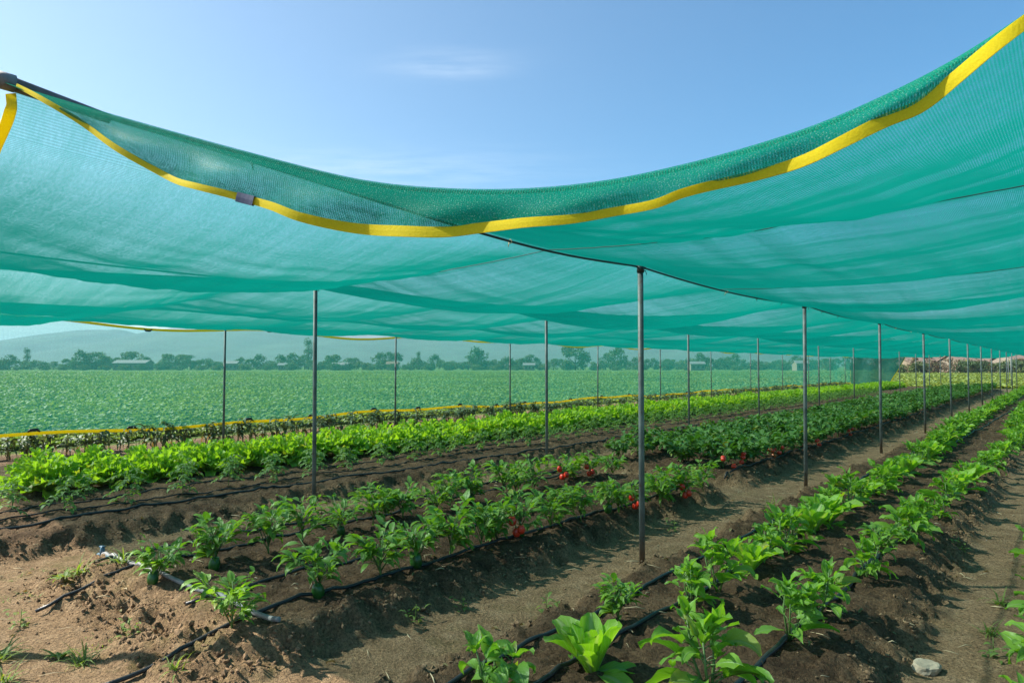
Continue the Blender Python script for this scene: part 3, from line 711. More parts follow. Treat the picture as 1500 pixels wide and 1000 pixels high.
hose(lambda s: 5.52, 1.75, 7.9, .010, 'black drip hose behind the rear pepper row')
hose(lambda s: 7.25-.05*max(0, s-4) if s < 9 else 7.0, 1.0, 45, .0125, 'thick black drip hose at the edge of the seedling bed')
hose(lambda s: 7.62, 1.2, 40, .008, 'thin black drip line through the tomato seedlings')
hose(lambda s: 8.1, 1.2, 40, .008, 'thin black drip line just before the lettuces')
hose(lambda s: 3.62, 8.9, 30, .011, 'black drip hose at the foot of the far bushy bed')
pts = []
for p in np.linspace(5.85, 3.42, 34):
    s = 2.13+.03*math.sin(p*2); x, y = xy(p, s); pts.append((x, y, gz1(p, s)+.02))
zs = np.array([q[2] for q in pts]); zs = np.convolve(np.pad(zs, 3, 'edge'), np.ones(7)/7, 'valid')
zs = np.maximum(zs, np.array([q[2] for q in pts])-.008)
mb = MB(); mb.tube([(q[0], q[1], float(z)) for q, z in zip(pts, zs)], .0145, 10)
hd = tag(link('header_pipe', mb.mesh('header_pipe', [MAT['header']])), 'dusty grey header pipe lying across the near end of the pepper bed', 'pipe')
q = Vector((pts[1][0], pts[1][1], float(zs[1])))
mb = MB(); mb.tube([q+Vector((0, 0, -.01)), q+Vector((.0, 0, .05)), q+Vector((.005, 0, .055))], [.02, .016, .012], 8); mb.box(q+Vector((0, 0, .058)), (.045, .014, .01))
link('valve', mb.mesh('valve', [MAT['blue']]), hd)
mb = MB(); b0 = Vector((pts[0][0], pts[0][1], float(zs[0]))); b1 = Vector((pts[5][0], pts[5][1], float(zs[5]))); mb.tube([b0, (b0+b1)/2+Vector((0, 0, .002)), b1], .019, 10)
link('sleeve', mb.mesh('sleeve', [MAT['blue']]), hd)

# ------------------------------------------------------------------ plants
def rnd(a, b): return random.uniform(a, b)
def stem_pts(h, lean, n=4):
    a = rnd(0, 6.28); return [(math.cos(a)*lean*(i/n)**1.6, math.sin(a)*lean*(i/n)**1.6, h*i/n-.02*(i == 0)) for i in range(n+1)]
def pepper_meshes(h=.34, nl=34, L=(.08, .145), W=.032, mat='pepper', nb=6, spread=.13, droop=(.4, 1.2)):
    st = MB(); lf = MB(); main = stem_pts(h*.5, .02); st.tube(main, [.007, .006, .005, .004, .003], 5)
    tips = []
    for b in range(nb):
        az = b*6.283/nb+rnd(-.4, .4); z0 = h*rnd(.04, .30); ln = rnd(.7, 1.1)
        e = (math.cos(az)*spread*ln, math.sin(az)*spread*ln, z0+h*rnd(.28, .62))
        m = (e[0]*.45, e[1]*.45, z0+(e[2]-z0)*.6); st.tube([(0, 0, z0), m, e], [.0045, .0035, .002], 4)
        tips.append((Vector((0, 0, z0)), Vector(m), Vector(e), az))
    for k in range(nl):
        o0, m, e, az = random.choice(tips); t = rnd(.12, 1.05)
        o = (o0.lerp(m, t*2) if t < .5 else m.lerp(e, (t-.5)*2))
        a = az+rnd(-1.7, 1.7); l = rnd(*L)*(.75+.4*(1-t*.4)); pit = rnd(-.05, 1.15)
        pe = Vector((math.cos(a), math.sin(a), .35))*.03; st.tube([o, o+pe], .0016, 3)
        lf.leaf(o+pe, a, pit, l, W*l/.13*rnd(.85, 1.2), rnd(*droop), rnd(.1, .5), 5, 1, 'ovate', .004, 7, rnd(-.4, .4))
    for k in range(6):   # young crown leaves stand upright
        a = rnd(0, 6.28); lf.leaf((tips[k % nb][2]), a, rnd(.6, 1.3), rnd(*L)*.6, W*.6, rnd(.2, .8), .4, 4)
    return lf.mesh('foliage', [MAT[mat]]), st.mesh('stem', [MAT['stem']])
def leafy_meshes(h=.3, nl=40, droopy=False):
    st = MB(); lf = MB(); shoots = []
    for j in range(random.choice((3, 4))):
        a = j*2.1+rnd(-.5, .5); hh = h*rnd(.55, 1.0); r_ = rnd(.02, .10)
        top = Vector((math.cos(a)*r_, math.sin(a)*r_, hh*.78)); mid = top*.5+Vector((math.cos(a)*.02, math.sin(a)*.02, .01))
        st.tube([(0, 0, -.02), mid, top], [.007, .005, .003], 5); shoots.append((mid, top))
    for k in range(nl):
        mid, top = random.choice(shoots); t = rnd(.08, 1)
        o = Vector((0, 0, 0)).lerp(mid, t*2) if t < .5 else mid.lerp(top, t*2-1); a = rnd(0, 6.28)
        l = (.17-.08*t)*rnd(.6, 1.25); pit = .05+1.0*t+rnd(-.4, .35)
        pe = Vector((math.cos(a), math.sin(a), rnd(.2, .9)))*.055*(1.1-t*.7); st.tube([o, o+pe*.6+Vector((0, 0, .006)), o+pe], .0022, 4)
        lf.leaf(o+pe, a+rnd(-.3, .3), pit+.1, l, .043*l/.15*rnd(.75, 1.3), rnd(1.5, 2.4) if droopy and t < .75 else rnd(.3, 1.5), rnd(.1, .65), 7, 2, 'ovate', .009, 9, rnd(-.55, .55))
    for mid, top in shoots:
        for k in range(5):
            lf.leaf(top, k*1.3+rnd(0, .7), rnd(.6, 1.35), rnd(.04, .10), rnd(.011, .022), rnd(.2, .8), .45, 5, 1, 'ovate', .003)
    return lf.mesh('foliage', [MAT['leafy']]), st.mesh('stem', [MAT['stem']])
def romaine_mesh(h=.32, nl=15, mat='romaine'):
    lf = MB()
    for k in range(nl):
        t = k/nl; a = k*2.4+rnd(-.3, .3); l = h*(1.0-.25*t)*rnd(.85, 1.1)
        lf.leaf((math.cos(a)*.018, math.sin(a)*.018, -.01), a, .98+.52*t+rnd(-.16, .14), l, .070*l/.3*rnd(.85, 1.25), rnd(.2, .8)*(1-.5*t), .5, 9, 3, 'obovate', .012, 12, rnd(-.15, .15))
    for k in range(4):
        a = rnd(0, 6.28); lf.leaf((math.cos(a)*.02, math.sin(a)*.02, 0), a, .15, rnd(.16, .22), .06, .5, .3, 7, 3, 'obovate', .012, 10)
    return lf.mesh('foliage', [MAT[mat]])
def lettuce_mesh(d=.27, nl=44):
    lf = MB()
    for k in range(nl):
        t = k/nl; a = k*2.4+rnd(-.3, .3); l = d*(1.0-.42*t)*rnd(.8, 1.12)
        lf.leaf((math.cos(a)*.02, math.sin(a)*.02, .015+.04*t), a, .25+1.05*t+rnd(-.2, .2), l, (.06+.02*rnd(0, 1))*(1.05-.3*t), rnd(.1, .7)+.3*t, .45, 10, 3, 'frill', .034, 17, rnd(-.4, .4))
    for k in range(70):     # crisped tips over the head
        a = rnd(0, 6.28); e = rnd(.25, 1.4); r_ = d*rnd(.55, .85); o = (math.cos(a)*math.cos(e)*r_, math.sin(a)*math.cos(e)*r_, max(.04, math.sin(e)*r_*.95+.02))
        lf.leaf(o, a+rnd(-.8, .8), e+rnd(-.2, .6), rnd(.06, .11), rnd(.025, .042), rnd(.2, 1.3), .4, 5, 2, 'frill', .02, 15, rnd(-.6, .6))
    return lf.mesh('foliage', [MAT['lettuce']])
def tomato_meshes(h=.27, nl=9):
    st = MB(); lf = MB(); st.tube(stem_pts(h, .05), [.005, .0045, .004, .003, .002], 5)
    for k in range(nl):
        t = (k+.5)/nl; a = k*2.4+rnd(-.5, .5); ln = rnd(.11, .19)*(1.1-.5*t); o = Vector((0, 0, h*(.2+.8*t)))
        hz = Vector((math.cos(a), math.sin(a), 0)); pts = [o+hz*ln*u+Vector((0, 0, ln*(.55*u-.75*u*u))) for u in (0, .35, .7, 1)]
        st.tube(pts, [.0025, .002, .0015, .001], 4)
        for u in (.35, .55, .75, .95):
            i = min(2, int(u*3)); c_ = pts[i].lerp(pts[i+1], u*3-i)
            for sg in (-1, 1):
                lf.leaf(c_, a+sg*rnd(.8, 1.3), rnd(-.2, .4), rnd(.045, .075), rnd(.012, .02), rnd(.4, 1.2), .3, 4, 1, 'ovate', .003, 9, rnd(-.4, .4))
        lf.leaf(pts[-1], a, rnd(-.3, .3), rnd(.06, .09), .02, .9, .3, 4)
    return lf.mesh('foliage', [MAT['tomato']]), st.mesh('stem', [MAT['stem']])
def strap_mesh(h=.5, nl=16):
    lf = MB(); lf.tube(stem_pts(h*.75, .05), [.012, .011, .009, .007, .004], 5, 1)
    for k in range(nl):
        t = k/nl; a = rnd(0, 6.28); o = (rnd(-.02, .02), rnd(-.02, .02), h*(.25+.6*t))
        dry = t < .3 and random.random() < .3
        lf.leaf(o, a, rnd(.1, 1.0) if not dry else rnd(-1, 0), rnd(.16, .3), rnd(.022, .04), rnd(1.2, 2.3), .35, 6, 1, 'strap', .006, 9, rnd(-.5, .5), 1 if dry else 0)
    return lf.mesh('foliage', [MAT['wilt'], MAT['dead']])
def weed_mesh(kind):
    lf = MB()
    if kind == 0:
        for k in range(14): lf.leaf((rnd(-.01, .01), rnd(-.01, .01), 0), k*2.4+rnd(-.3, .3), rnd(.15, 1.1), rnd(.05, .11), rnd(.009, .017), rnd(.5, 1.3), .3, 4)
    elif kind == 1:
        for k in range(26): lf.leaf((rnd(-.025, .025), rnd(-.025, .025), 0), rnd(0, 6.28), rnd(.4, 1.4), rnd(.06, .15), rnd(.003, .006), rnd(.5, 1.6), .2, 5, 1, 'strap')
    else:
        for k in range(18):
            o = (rnd(-.05, .05), rnd(-.05, .05), rnd(0, .08)); lf.leaf(o, rnd(0, 6.28), rnd(-.2, .8), rnd(.03, .06), rnd(.008, .014), .8, .3, 3, 1)
        lf.tube([(0, 0, 0), (.01, .01, .09)], .002, 4)
    return lf.mesh('weed_plant', [MAT['weed']])
def fruit_mesh(name, w, h, lobes, mat, stalk=True):
    mb = MB(); P = []; Q = []; n = 9; seg = 20
    for i in range(n+1):
        t = i/n; rr = (math.sin(math.pi*min(1, .06+.9*t**.8))**.55)*(1-.22*(1-t)) if 0 < t < 1 else .12
        z = h*(t-1)+(.1*h*(1 if False else 0))
        P.append([(math.cos(a)*w*rr*(1+.06*math.cos(lobes*a)), math.sin(a)*w*rr*(1+.06*math.cos(lobes*a)), z-(.06*h if t == 1 else 0)) for a in [k*2*math.pi/seg for k in range(seg)]]); Q.append([(k/seg, t) for k in range(seg)])
    P = [[(0, 0, -h*.97)]*seg]+P+[[(0, 0, -.05*h)]*seg]; Q = [Q[0]]+Q+[Q[-1]]
    mb.grid(P, Q, 0, True)
    if stalk: mb.tube([(0, 0, -.06*h), (0, .004, .012), (.004, .012, .03)], [.007, .005, .004], 6, 1)
    return mb.mesh(name, [MAT[mat], MAT['stem']])
def join(name, m):
    vs = []; fs = []; uvs = []; mi = []; mats = []
    for k, me in enumerate(m):
        b = len(vs); vs += [v.co[:] for v in me.vertices]; l = me.uv_layers[0].data; uu = {}
        for pl in me.polygons:
            fs.append(tuple(b+i for i in pl.vertices)); mi.append(k)
            for li in pl.loop_indices: uu[me.loops[li].vertex_index] = l[li].uv[:]
        uvs += [uu.get(i, (0, 0)) for i in range(len(me.vertices))]; mats.append(me.materials[0])
    return npmesh(name, vs, fs, mats, True, uvs, mi)
PEP = [pepper_meshes(rnd(.34, .48), random.randint(80, 104), (.055, .125), rnd(.026, .032), nb=8, spread=rnd(.12, .17)) for _ in range(7)]
BUSH = [pepper_meshes(.46, 120, (.09, .15), .036, 'bush', 9, .25, (.6, 1.5)) for _ in range(4)]
LEAFY = [leafy_meshes(rnd(.32, .42), 38 if k else 26, k == 0) for k in range(6)]
ROM = [romaine_mesh(rnd(.27, .31), 17) for _ in range(3)]
LET = [lettuce_mesh(rnd(.34, .40), 60) for _ in range(5)]
TOM = [tomato_meshes(rnd(.24, .3)) for _ in range(4)]
STR = [strap_mesh(rnd(.45, .56)) for _ in range(5)]
WEED = [weed_mesh(k % 3) for k in range(6)]
TOMJ = [join('tomato_seedling', m) for m in TOM]; BUSHJ = [join('bushy_plant', m) for m in BUSH]; LEAFYJ = [join('leafy_plant', m) for m in LEAFY]
FG = [fruit_mesh('bell_pepper', rnd(.040, .046), rnd(.105, .12), 4, 'fruitg') for _ in range(2)]
FR = fruit_mesh('bell_pepper', .036, .078, 4, 'fruitr'); FO = fruit_mesh('tomato', .045, .07, 6, 'fruito'); FT = fruit_mesh('tomato', .040, .062, 6, 'fruitr')

def put(name, parts, p, s, sc, label, cat, group, fruits=(), tilt=.0):
    x, y = xy(p, s); rz = rnd(0, 6.28)
    t = empty(name, (x, y, gz1(p, s)-.005), rz, sc)
    t.rotation_euler = (rnd(-tilt, tilt), rnd(-tilt, tilt), rz)
    for nm, me in parts: link(nm, me, t)
    for (me, nm, az, rad, z) in fruits:      # fruits hang at a compass direction seen from the path
        o = link(nm, me, t); a = az-rz; o.location = (math.cos(a)*rad, math.sin(a)*rad, z); o.rotation_euler = (rnd(-.15, .15), rnd(-.15, .15), rnd(0, 6))
    return tag(t, label, cat, group)
_joined = {}
def put1(name, me, p, s, sc, label, cat, group):
    x, y = xy(p, s); o = link(name, me); o.location = (x, y, gz1(p, s)-.005); o.rotation_euler = (rnd(-.06, .06), rnd(-.06, .06), rnd(0, 6.28)); o.scale = (sc*rnd(.92, 1.08), sc*rnd(.92, 1.08), sc)
    return tag(o, label, cat, group)
PT = lambda m: (('foliage', m[0]), ('stem', m[1]))

# bell peppers on the middle bed
zM = .14
m0 = [(235, 850), (322, 830), (397, 816), (446, 797), (500, 782), (548, 770), (592, 760), (640, 750), (690, 739), (737, 728), (782, 717), (826, 707), (864, 699), (896, 690)]
m1 = [(345, 915), (472, 868), (560, 845), (614, 827), (660, 814), (706, 802), (762, 786), (806, 774), (850, 763), (890, 753), (930, 743), (966, 734), (1000, 726), (1028, 718)]
for rowi, lst in enumerate((m0, m1)):
    nm = 'rear' if rowi == 0 else 'front'
    for k, (px, py) in enumerate(lst):
        p, s = site(px, py, zM); fr = []; look = 'leafy'
        if k in ((0, 1, 4, 8) if rowi == 0 else (1, 3, 6, 9)):
            fr.append((FG[k % 2], 'bell_pepper', rnd(-1.9, -1.2), rnd(.04, .07), rnd(.095, .11))); look = 'green fruited'
        if (rowi, k) in ((1, 6), (1, 10), (1, 12), (0, 11), (0, 12)):
            fr.append((FR, 'bell_pepper', -2.0, .17, .20)); fr.append((FR, 'bell_pepper', -1.55, .18, .14)); fr.append((FR, 'bell_pepper', -1.8, .16, .11)); look = 'red fruited'
        sc = ((1.12 if rowi else .98) if k < 5 else 1.05)*rnd(.88, 1.08)
        if k == 0: lab = f'{look} bell pepper plant beside the grey header pipe, first in the {nm} row'
        elif k < 12: lab = f'{look} bell pepper plant, {ORD[k]} from the grey header pipe in the {nm} row'
        else: lab = f'{look} bell pepper plant at the cross path, {ORD[k]} in the {nm} row'
        if 5 <= k < 13 and k % 2:
            q_ = site(*lst[k+1], zM); put('pepper_plant', PT(PEP[(k+3) % 6]), (p+q_[0])/2+.05, (s+q_[1])/2, rnd(.85, 1.0), f'smaller pepper plant squeezed in behind the {ORD[k]} one of the {nm} row', 'pepper plant', 'bell pepper plants on the middle bed', (), .1)
        put('pepper_plant', PT(PEP[(k*2+rowi) % 7]), p, s, sc, lab, 'pepper plant', 'bell pepper plants on the middle bed', fr, .08)
# dense far bed behind the cross path
k = 0; s = 9.3
while s < 52:
    for rowi, p in enumerate((3.75, 4.5, 5.3)):
        if s > 24 and rowi == 1 and k % 2: continue
        fr = []; j = ORD[k] if k < 12 else None
        if rowi == 0 and s < 19 and k in (0, 1, 3, 4, 8, 13):
            for _ in range(3): fr.append((FT if random.random() < .75 else FO, 'tomato', rnd(-2.1, -.9), rnd(.27, .33), rnd(.09, .24)))
        look = ('red fruited ' if fr else '')
        rown = ('front', 'centre', 'rear')[rowi]
        lab = (f'{look}dark bushy plant, {j} from the cross path in the {rown} row' if j else f'dark bushy plant far along the {rown} row of the bed behind the cross path')
        put('bushy_plant', PT(BUSH[random.randrange(4)]), p+rnd(-.08, .08), s+rnd(-.1, .1), rnd(.85, 1.05), lab, 'bushy plant', 'dark bushy plants on the far bed', fr, .08) if s < 20 else \
            put1('bushy_plant', BUSHJ[random.randrange(4)], p+rnd(-.08, .08), s+rnd(-.1, .1), rnd(.9, 1.05), lab, 'bushy plant', 'dark bushy plants on the far bed')
    s += .46 if s < 22 else .62; k += 1

# the two rows of the right bed
zR = .06
r1 = [(725, 1010, 'd'), (866, 980, 'r'), (904, 912, 'p'), (1010, 892, 'l'), (1048, 868, 'l'), (1094, 838, 'r'), (1138, 808, 'l'), (1182, 782, 'r'), (1206, 768, 'r'), (1240, 750, 'l'), (1262, 735, 'r'), (1285, 722, 'l'), (1304, 708, 'r'), (1324, 696, 'r'), (1340, 686, 'l'), (1355, 677, 'r')]
r2 = [(1035, 1022, 'l'), (1150, 938, 'l'), (1196, 902, 'l'), (1262, 846, 'l'), (1285, 826, 'p'), (1318, 800, 'l'), (1338, 782, 'l'), (1384, 742, 'l'), (1404, 722, 'r'), (1420, 706, 'r'), (1436, 694, 'l'), (1452, 680, 'r'), (1466, 668, 'r'), (1478, 659, 'l'), (1490, 650, 'l')]
LOOK = {'d': 'drooping broad leaved plant', 'r': 'upright romaine style green', 'p': 'slim young pepper plant', 'l': 'glossy oval leaved plant'}
for rowi, lst in enumerate((r1, r2)):
    for k, (px, py, t) in enumerate(lst):
        p, s = site(px, py, zR); nm = 'left' if rowi == 0 else 'right'
        if t == 'r': parts = (('foliage', ROM[(k+rowi) % 3]),); name = 'romaine_lettuce'; cat = 'lettuce'
        elif t == 'p': parts = PT(PEP[k % 5]); name = 'pepper_plant'; cat = 'pepper plant'
        else: parts = PT(LEAFY[0 if t == 'd' else 1+(k*2+rowi) % 5]); name = 'leafy_plant'; cat = 'leafy plant'
        if (rowi, k) == (0, 0): lab = 'drooping broad leaved plant at the bottom edge, left of the front romaine'
        elif (rowi, k) == (0, 1): lab = 'pale green romaine lettuce standing between two black hoses at the front'
        elif (rowi, k) == (1, 0): lab = 'glossy oval leaved plant at the bottom edge, first of the right row'
        else: lab = f'{LOOK[t]}, {ORD[k]} from the front in the right bed\'s {nm} row'
        if k >= 5 and k+1 < len(lst):
            q_ = site(*lst[k+1][:2], zR)
            put('leafy_plant', PT(LEAFY[1+(k+rowi) % 5]), (p+q_[0])/2+rnd(-.06, .06), (s+q_[1])/2, rnd(.65, .9), f'smaller leafy plant right behind the {ORD[k]} one of the right bed\'s {nm} row', 'leafy plant', 'leafy plants on the right bed', (), .14)
        put(name, parts, p, s, rnd(.85, 1.15)*{'d': 1.35, 'r': 1.08, 'p': .8, 'l': (1.35 if (rowi, k) == (1, 0) else 1.03) if k < 5 else 1.08}[t], lab, cat, 'leafy plants on the right bed', (), .12)
    p0, s0 = site(*lst[-1][:2], zR); pe = 2.05 if rowi == 0 else 1.2
    s = s0+.36; k = len(lst)
    while s < 50:
        b = math.exp(-(s-s0)/4); lab = (f'leafy green, {ORD[k]} from the front in the right bed\'s {nm} row' if k < 20 else f'small leafy green far back in the right bed\'s {nm} row, merged with its neighbours')
        t = random.random(); me = ROM[random.randrange(3)] if t < .4 else LEAFYJ[1+random.randrange(5)]
        put1('leafy_plant', me, pe+(p0-pe)*b+rnd(-.04, .04), s, rnd(.85, 1.25), lab, 'leafy plant', 'leafy plants on the right bed')
        s += rnd(.2, .36) if s < 20 else .36; k += 1
for k, s in enumerate((3.6, 4.35, 5.3, 6.15, 7.1, 8.1, 9.3)):
    put('leafy_plant', PT(LEAFY[1+k % 4]), .12+.05*math.sin(k*3), s, 1.15, f'broad leaved plant, {ORD[k]} from the front, beyond the right hand path', 'leafy plant', 'leafy plants right of the path', (), .05)

# lettuces
for rowi, p in enumerate((8.95, 9.6)):
    s = 1.4+.22*rowi; k = 0
    vis = 2.9 if rowi == 0 else 3.1
    while s < 52:
        nm = 'front' if rowi == 0 else 'rear'
        j = k if k < 20 else None
        lab = (f'frilly bright green lettuce, {ORD[j]} from the left in the {nm} lettuce row' if j is not None else f'frilly bright green lettuce far along the {nm} lettuce row')
        if s >= 2.4:
            put1('lettuce', LET[random.randrange(5)], p+rnd(-.05, .05), s, rnd(.95, 1.2), lab, 'lettuce', 'bright green lettuces'); k += 1
        s += rnd(.54, .66) if s < 11 else .47
# tomato seedlings
for rowi, p in enumerate((7.72, 8.35)):
    s = 1.9+.3*rowi; k = 0
    while s < 40:
        nm = 'front' if rowi == 0 else 'rear'
        lab = (f'thin tomato seedling, {ORD[k]} from the left in the {nm} seedling row before the lettuces' if k < 16 else f'tiny tomato seedling far along the {nm} seedling row before the lettuces')
        if s < 13: put('tomato_seedling', PT(TOM[random.randrange(4)]), p+rnd(-.06, .06), s, rnd(.95, 1.25)*(1 if rowi == 0 else .8), lab, 'tomato seedling', 'tomato seedlings', (), .1)
        else: put1('tomato_seedling', TOMJ[random.randrange(4)], p+rnd(-.06, .06), s, rnd(.9, 1.1), lab, 'tomato seedling', 'tomato seedlings')
        s += rnd(.5, .66) if s < 14 else .55; k += 1
# seedlings behind the lettuces
s = 2.2; k = 0
while s < 30:
    put1('tomato_seedling', TOMJ[random.randrange(4)], 11.2+rnd(-.25, .25), s, rnd(.55, .85), (f'pale small seedling behind the lettuces, {ORD[k]} from the left' if k < 16 else 'pale tiny seedling far along behind the lettuces'), 'tomato seedling', 'pale seedlings behind the lettuces'); s += rnd(.45, .8); k += 1
# dark strap-leaved row under the side net
s = .8; k = 0
while s < 55:
    for _ in range(1):
        pb = np.interp(s, [0, 3, 9, 16, 60], [14.1, 13.9, 13.1, 12.9, 12.9])
        put1('strap_leaved_plant', STR[random.randrange(5)], float(pb)+rnd(-.22, .22), s+rnd(-.1, .1), rnd(.85, 1.08), (f'dark strap leaved plant under the yellow hem, {ORD[k]} from the left' if k < 20 else 'dark strap leaved plant far along under the yellow hem'), 'strap leaved plant', 'dark plants under the side net')
        k += 1
    s += .125 if s < 20 else .26
# weeds
weeds = [(100, 868, 0, 'at the left edge of the sunlit soil before the hose tail'), (128, 862, 1, 'beside the broad weed on the sunlit soil'), (98, 950, 0, 'on the sunlit soil above the pole shadow'), (125, 958, 1, 'right of the small weed above the pole shadow'), (20, 985, 1, 'in the bottom left corner below the pole shadow'), (8, 955, 1, 'at the left picture edge above the pole shadow'),
         (678, 880, 2, 'at the foot of the pepper bed on the path'), (1442, 990, 0, 'right of the pale stone on the right path'), (1440, 905, 1, 'on the right edge of the path above the stone'), (1455, 862, 1, 'by the broad leaved plants at the right edge'), (1445, 935, 2, 'between stone and right edge of the path'),
         (183, 855, 1, 'under the blue valve of the header pipe'), (265, 985, 1, 'by the tail of the front hose'), (1160, 770, 2, 'on the path before the second pole'), (985, 770, 2, 'on the path right of the nearest pole'), (1130, 740, 1, 'at the corner of the pepper bed'), (452, 765, 1, 'at the foot of the middle row pole'), (800, 900, 2, 'on the open path near the front romaine'), (1395, 790, 2, 'on the right slope of the right bed'), (610, 900, 2, 'under the dark slope of the pepper bed'), (40, 905, 2, 'in the middle of the sunlit soil'), (200, 925, 2, 'on the bare mound below the hose tail')]
for k, (px, py, kd, wh) in enumerate(weeds):
    p, s = site(px, py, 0.02); put1('weed', WEED[kd+3*(k % 2)], p, s, rnd(.9, 1.5), ('small weed ', 'grassy tuft ', 'sparse weed ')[kd]+wh, 'weed', 'weeds on bare soil')
# grass film on the open ground: blades nobody could count
def grass():
    lf = MB()
    for _ in range(520):
        X = rnd(-4.6, -1.2); Y = rnd(3.3, 6.0); p, s = ps(X, Y)
        if fbm(np.array([p*1.6]), np.array([s*1.6]), 77, 3)[0] < .08 or s > 1.9: continue
        z = gz1(p, s)
        for _k in range(5): lf.leaf((X+rnd(-.03, .03), Y+rnd(-.03, .03), z), rnd(0, 6.28), rnd(.2, 1.2), rnd(.02, .055), rnd(.002, .004), rnd(.4, 1.4), .2, 3, 1, 'strap')
    return lf.mesh('grass', [MAT['weed']])
tag(link('grass', grass()), 'thin short grass on the sunlit bare soil', 'grass', kind='stuff')
# pale flat stone
bm = bmesh.new(); bmesh.ops.create_icosphere(bm, subdivisions=3, radius=1)
for v in bm.verts:
    f = fbm(np.array([v.co.x*1.7+5]), np.array([v.co.y*1.7+v.co.z]), 3, 3)[0]
    v.co = Vector((v.co.x*.085*(1+.3*f), v.co.y*.06*(1+.35*f), max(-.3, min(.55, v.co.z))*.05*(1+.3*f)+v.co.x*.012))
me = bpy.data.meshes.new('stone'); bm.to_mesh(me); bm.free(); me.materials.append(MAT['rock'])
p, s = site(1347, 972, -.07); o = link('stone', me); o.location = (*xy(p, s), gz1(p, s)+.012); o.rotation_euler = (.1, .1, .5); tag(o, 'pale flat stone lying on the right hand path', 'stone')

# ------------------------------------------------------------------ open fields beyond
def field(n, region, size, name, mat, big=False):
    X, Y = region(n); p = X*N[0]+Y*N[1]; s = X*U[0]+Y*U[1]
    z = gz(p, s); n = len(X); k = 5; d = np.hypot(X, Y)
    sz = size*(1+d/110)
    az = (np.arange(k)*1.256)[None]+rng.uniform(0, 6.28, (n, 1))+rng.uniform(-.4, .4, (n, k)); pit = rng.uniform(.2, 1.1, (n, k))
    l = sz[:, None]*rng.uniform(.7, 1.2, (n, k)); w = l*rng.uniform(.28, .42, (n, k))
    hx, hy = np.cos(az), np.sin(az); c = np.stack([X, Y, z], -1)[:, None]
    H = np.stack([hx*np.cos(pit), hy*np.cos(pit), np.sin(pit)], -1); S = np.stack([-hy, hx, 0*hx], -1); NR = np.stack([-hx*np.sin(pit), -hy*np.sin(pit), np.cos(pit)], -1)
    L = l[..., None]; W = w[..., None]
    v = np.stack([c+H*L*.1, c+H*L*.6+S*W+NR*W*.3, c+H*L*1.05-NR*L*.25, c+H*L*.6-S*W+NR*W*.3], 2).reshape(-1, 3)
    f = np.arange(len(v)).reshape(-1, 4); lid = np.repeat(np.arange(n*k) % 997, 4).astype(float)
    uv = np.stack([lid+np.tile([.5, .95, .5, .05], n*k), np.tile([0, .5, 1, .5], n*k)], -1)
    return npmesh(name, v, f, [mat], True, uv)
def reg_left(n):
    Y = 9+170*rng.uniform(0, 1, n)**1.9; X = Y*rng.uniform(-1.05, .62, n)
    # planted in lines
    p = X*N[0]+Y*N[1]; s = X*U[0]+Y*U[1]; p = np.round(p/.75)*.75+rng.normal(0, .06, n)
    k = (p > 15.4)&(s < 400); p, s = p[k], s[k]
    return U[0]*s+N[0]*p, U[1]*s+N[1]*p
tag(link('field_crop', field(120000, reg_left, .135, 'field_crop', MAT['crop'])), 'wide field of blue green crop seen through the side net', 'field crop', kind='stuff')
def reg_right(n):
    s = 60+110*rng.uniform(0, 1, n)**1.2; p = rng.uniform(-14, 28, n); return U[0]*s+N[0]*p, U[1]*s+N[1]*p
tag(link('field_crop', field(30000, reg_right, .17, 'field_crop', MAT['fieldy'])), 'yellowish green meadow crop past the far end of the net', 'field crop', kind='stuff')

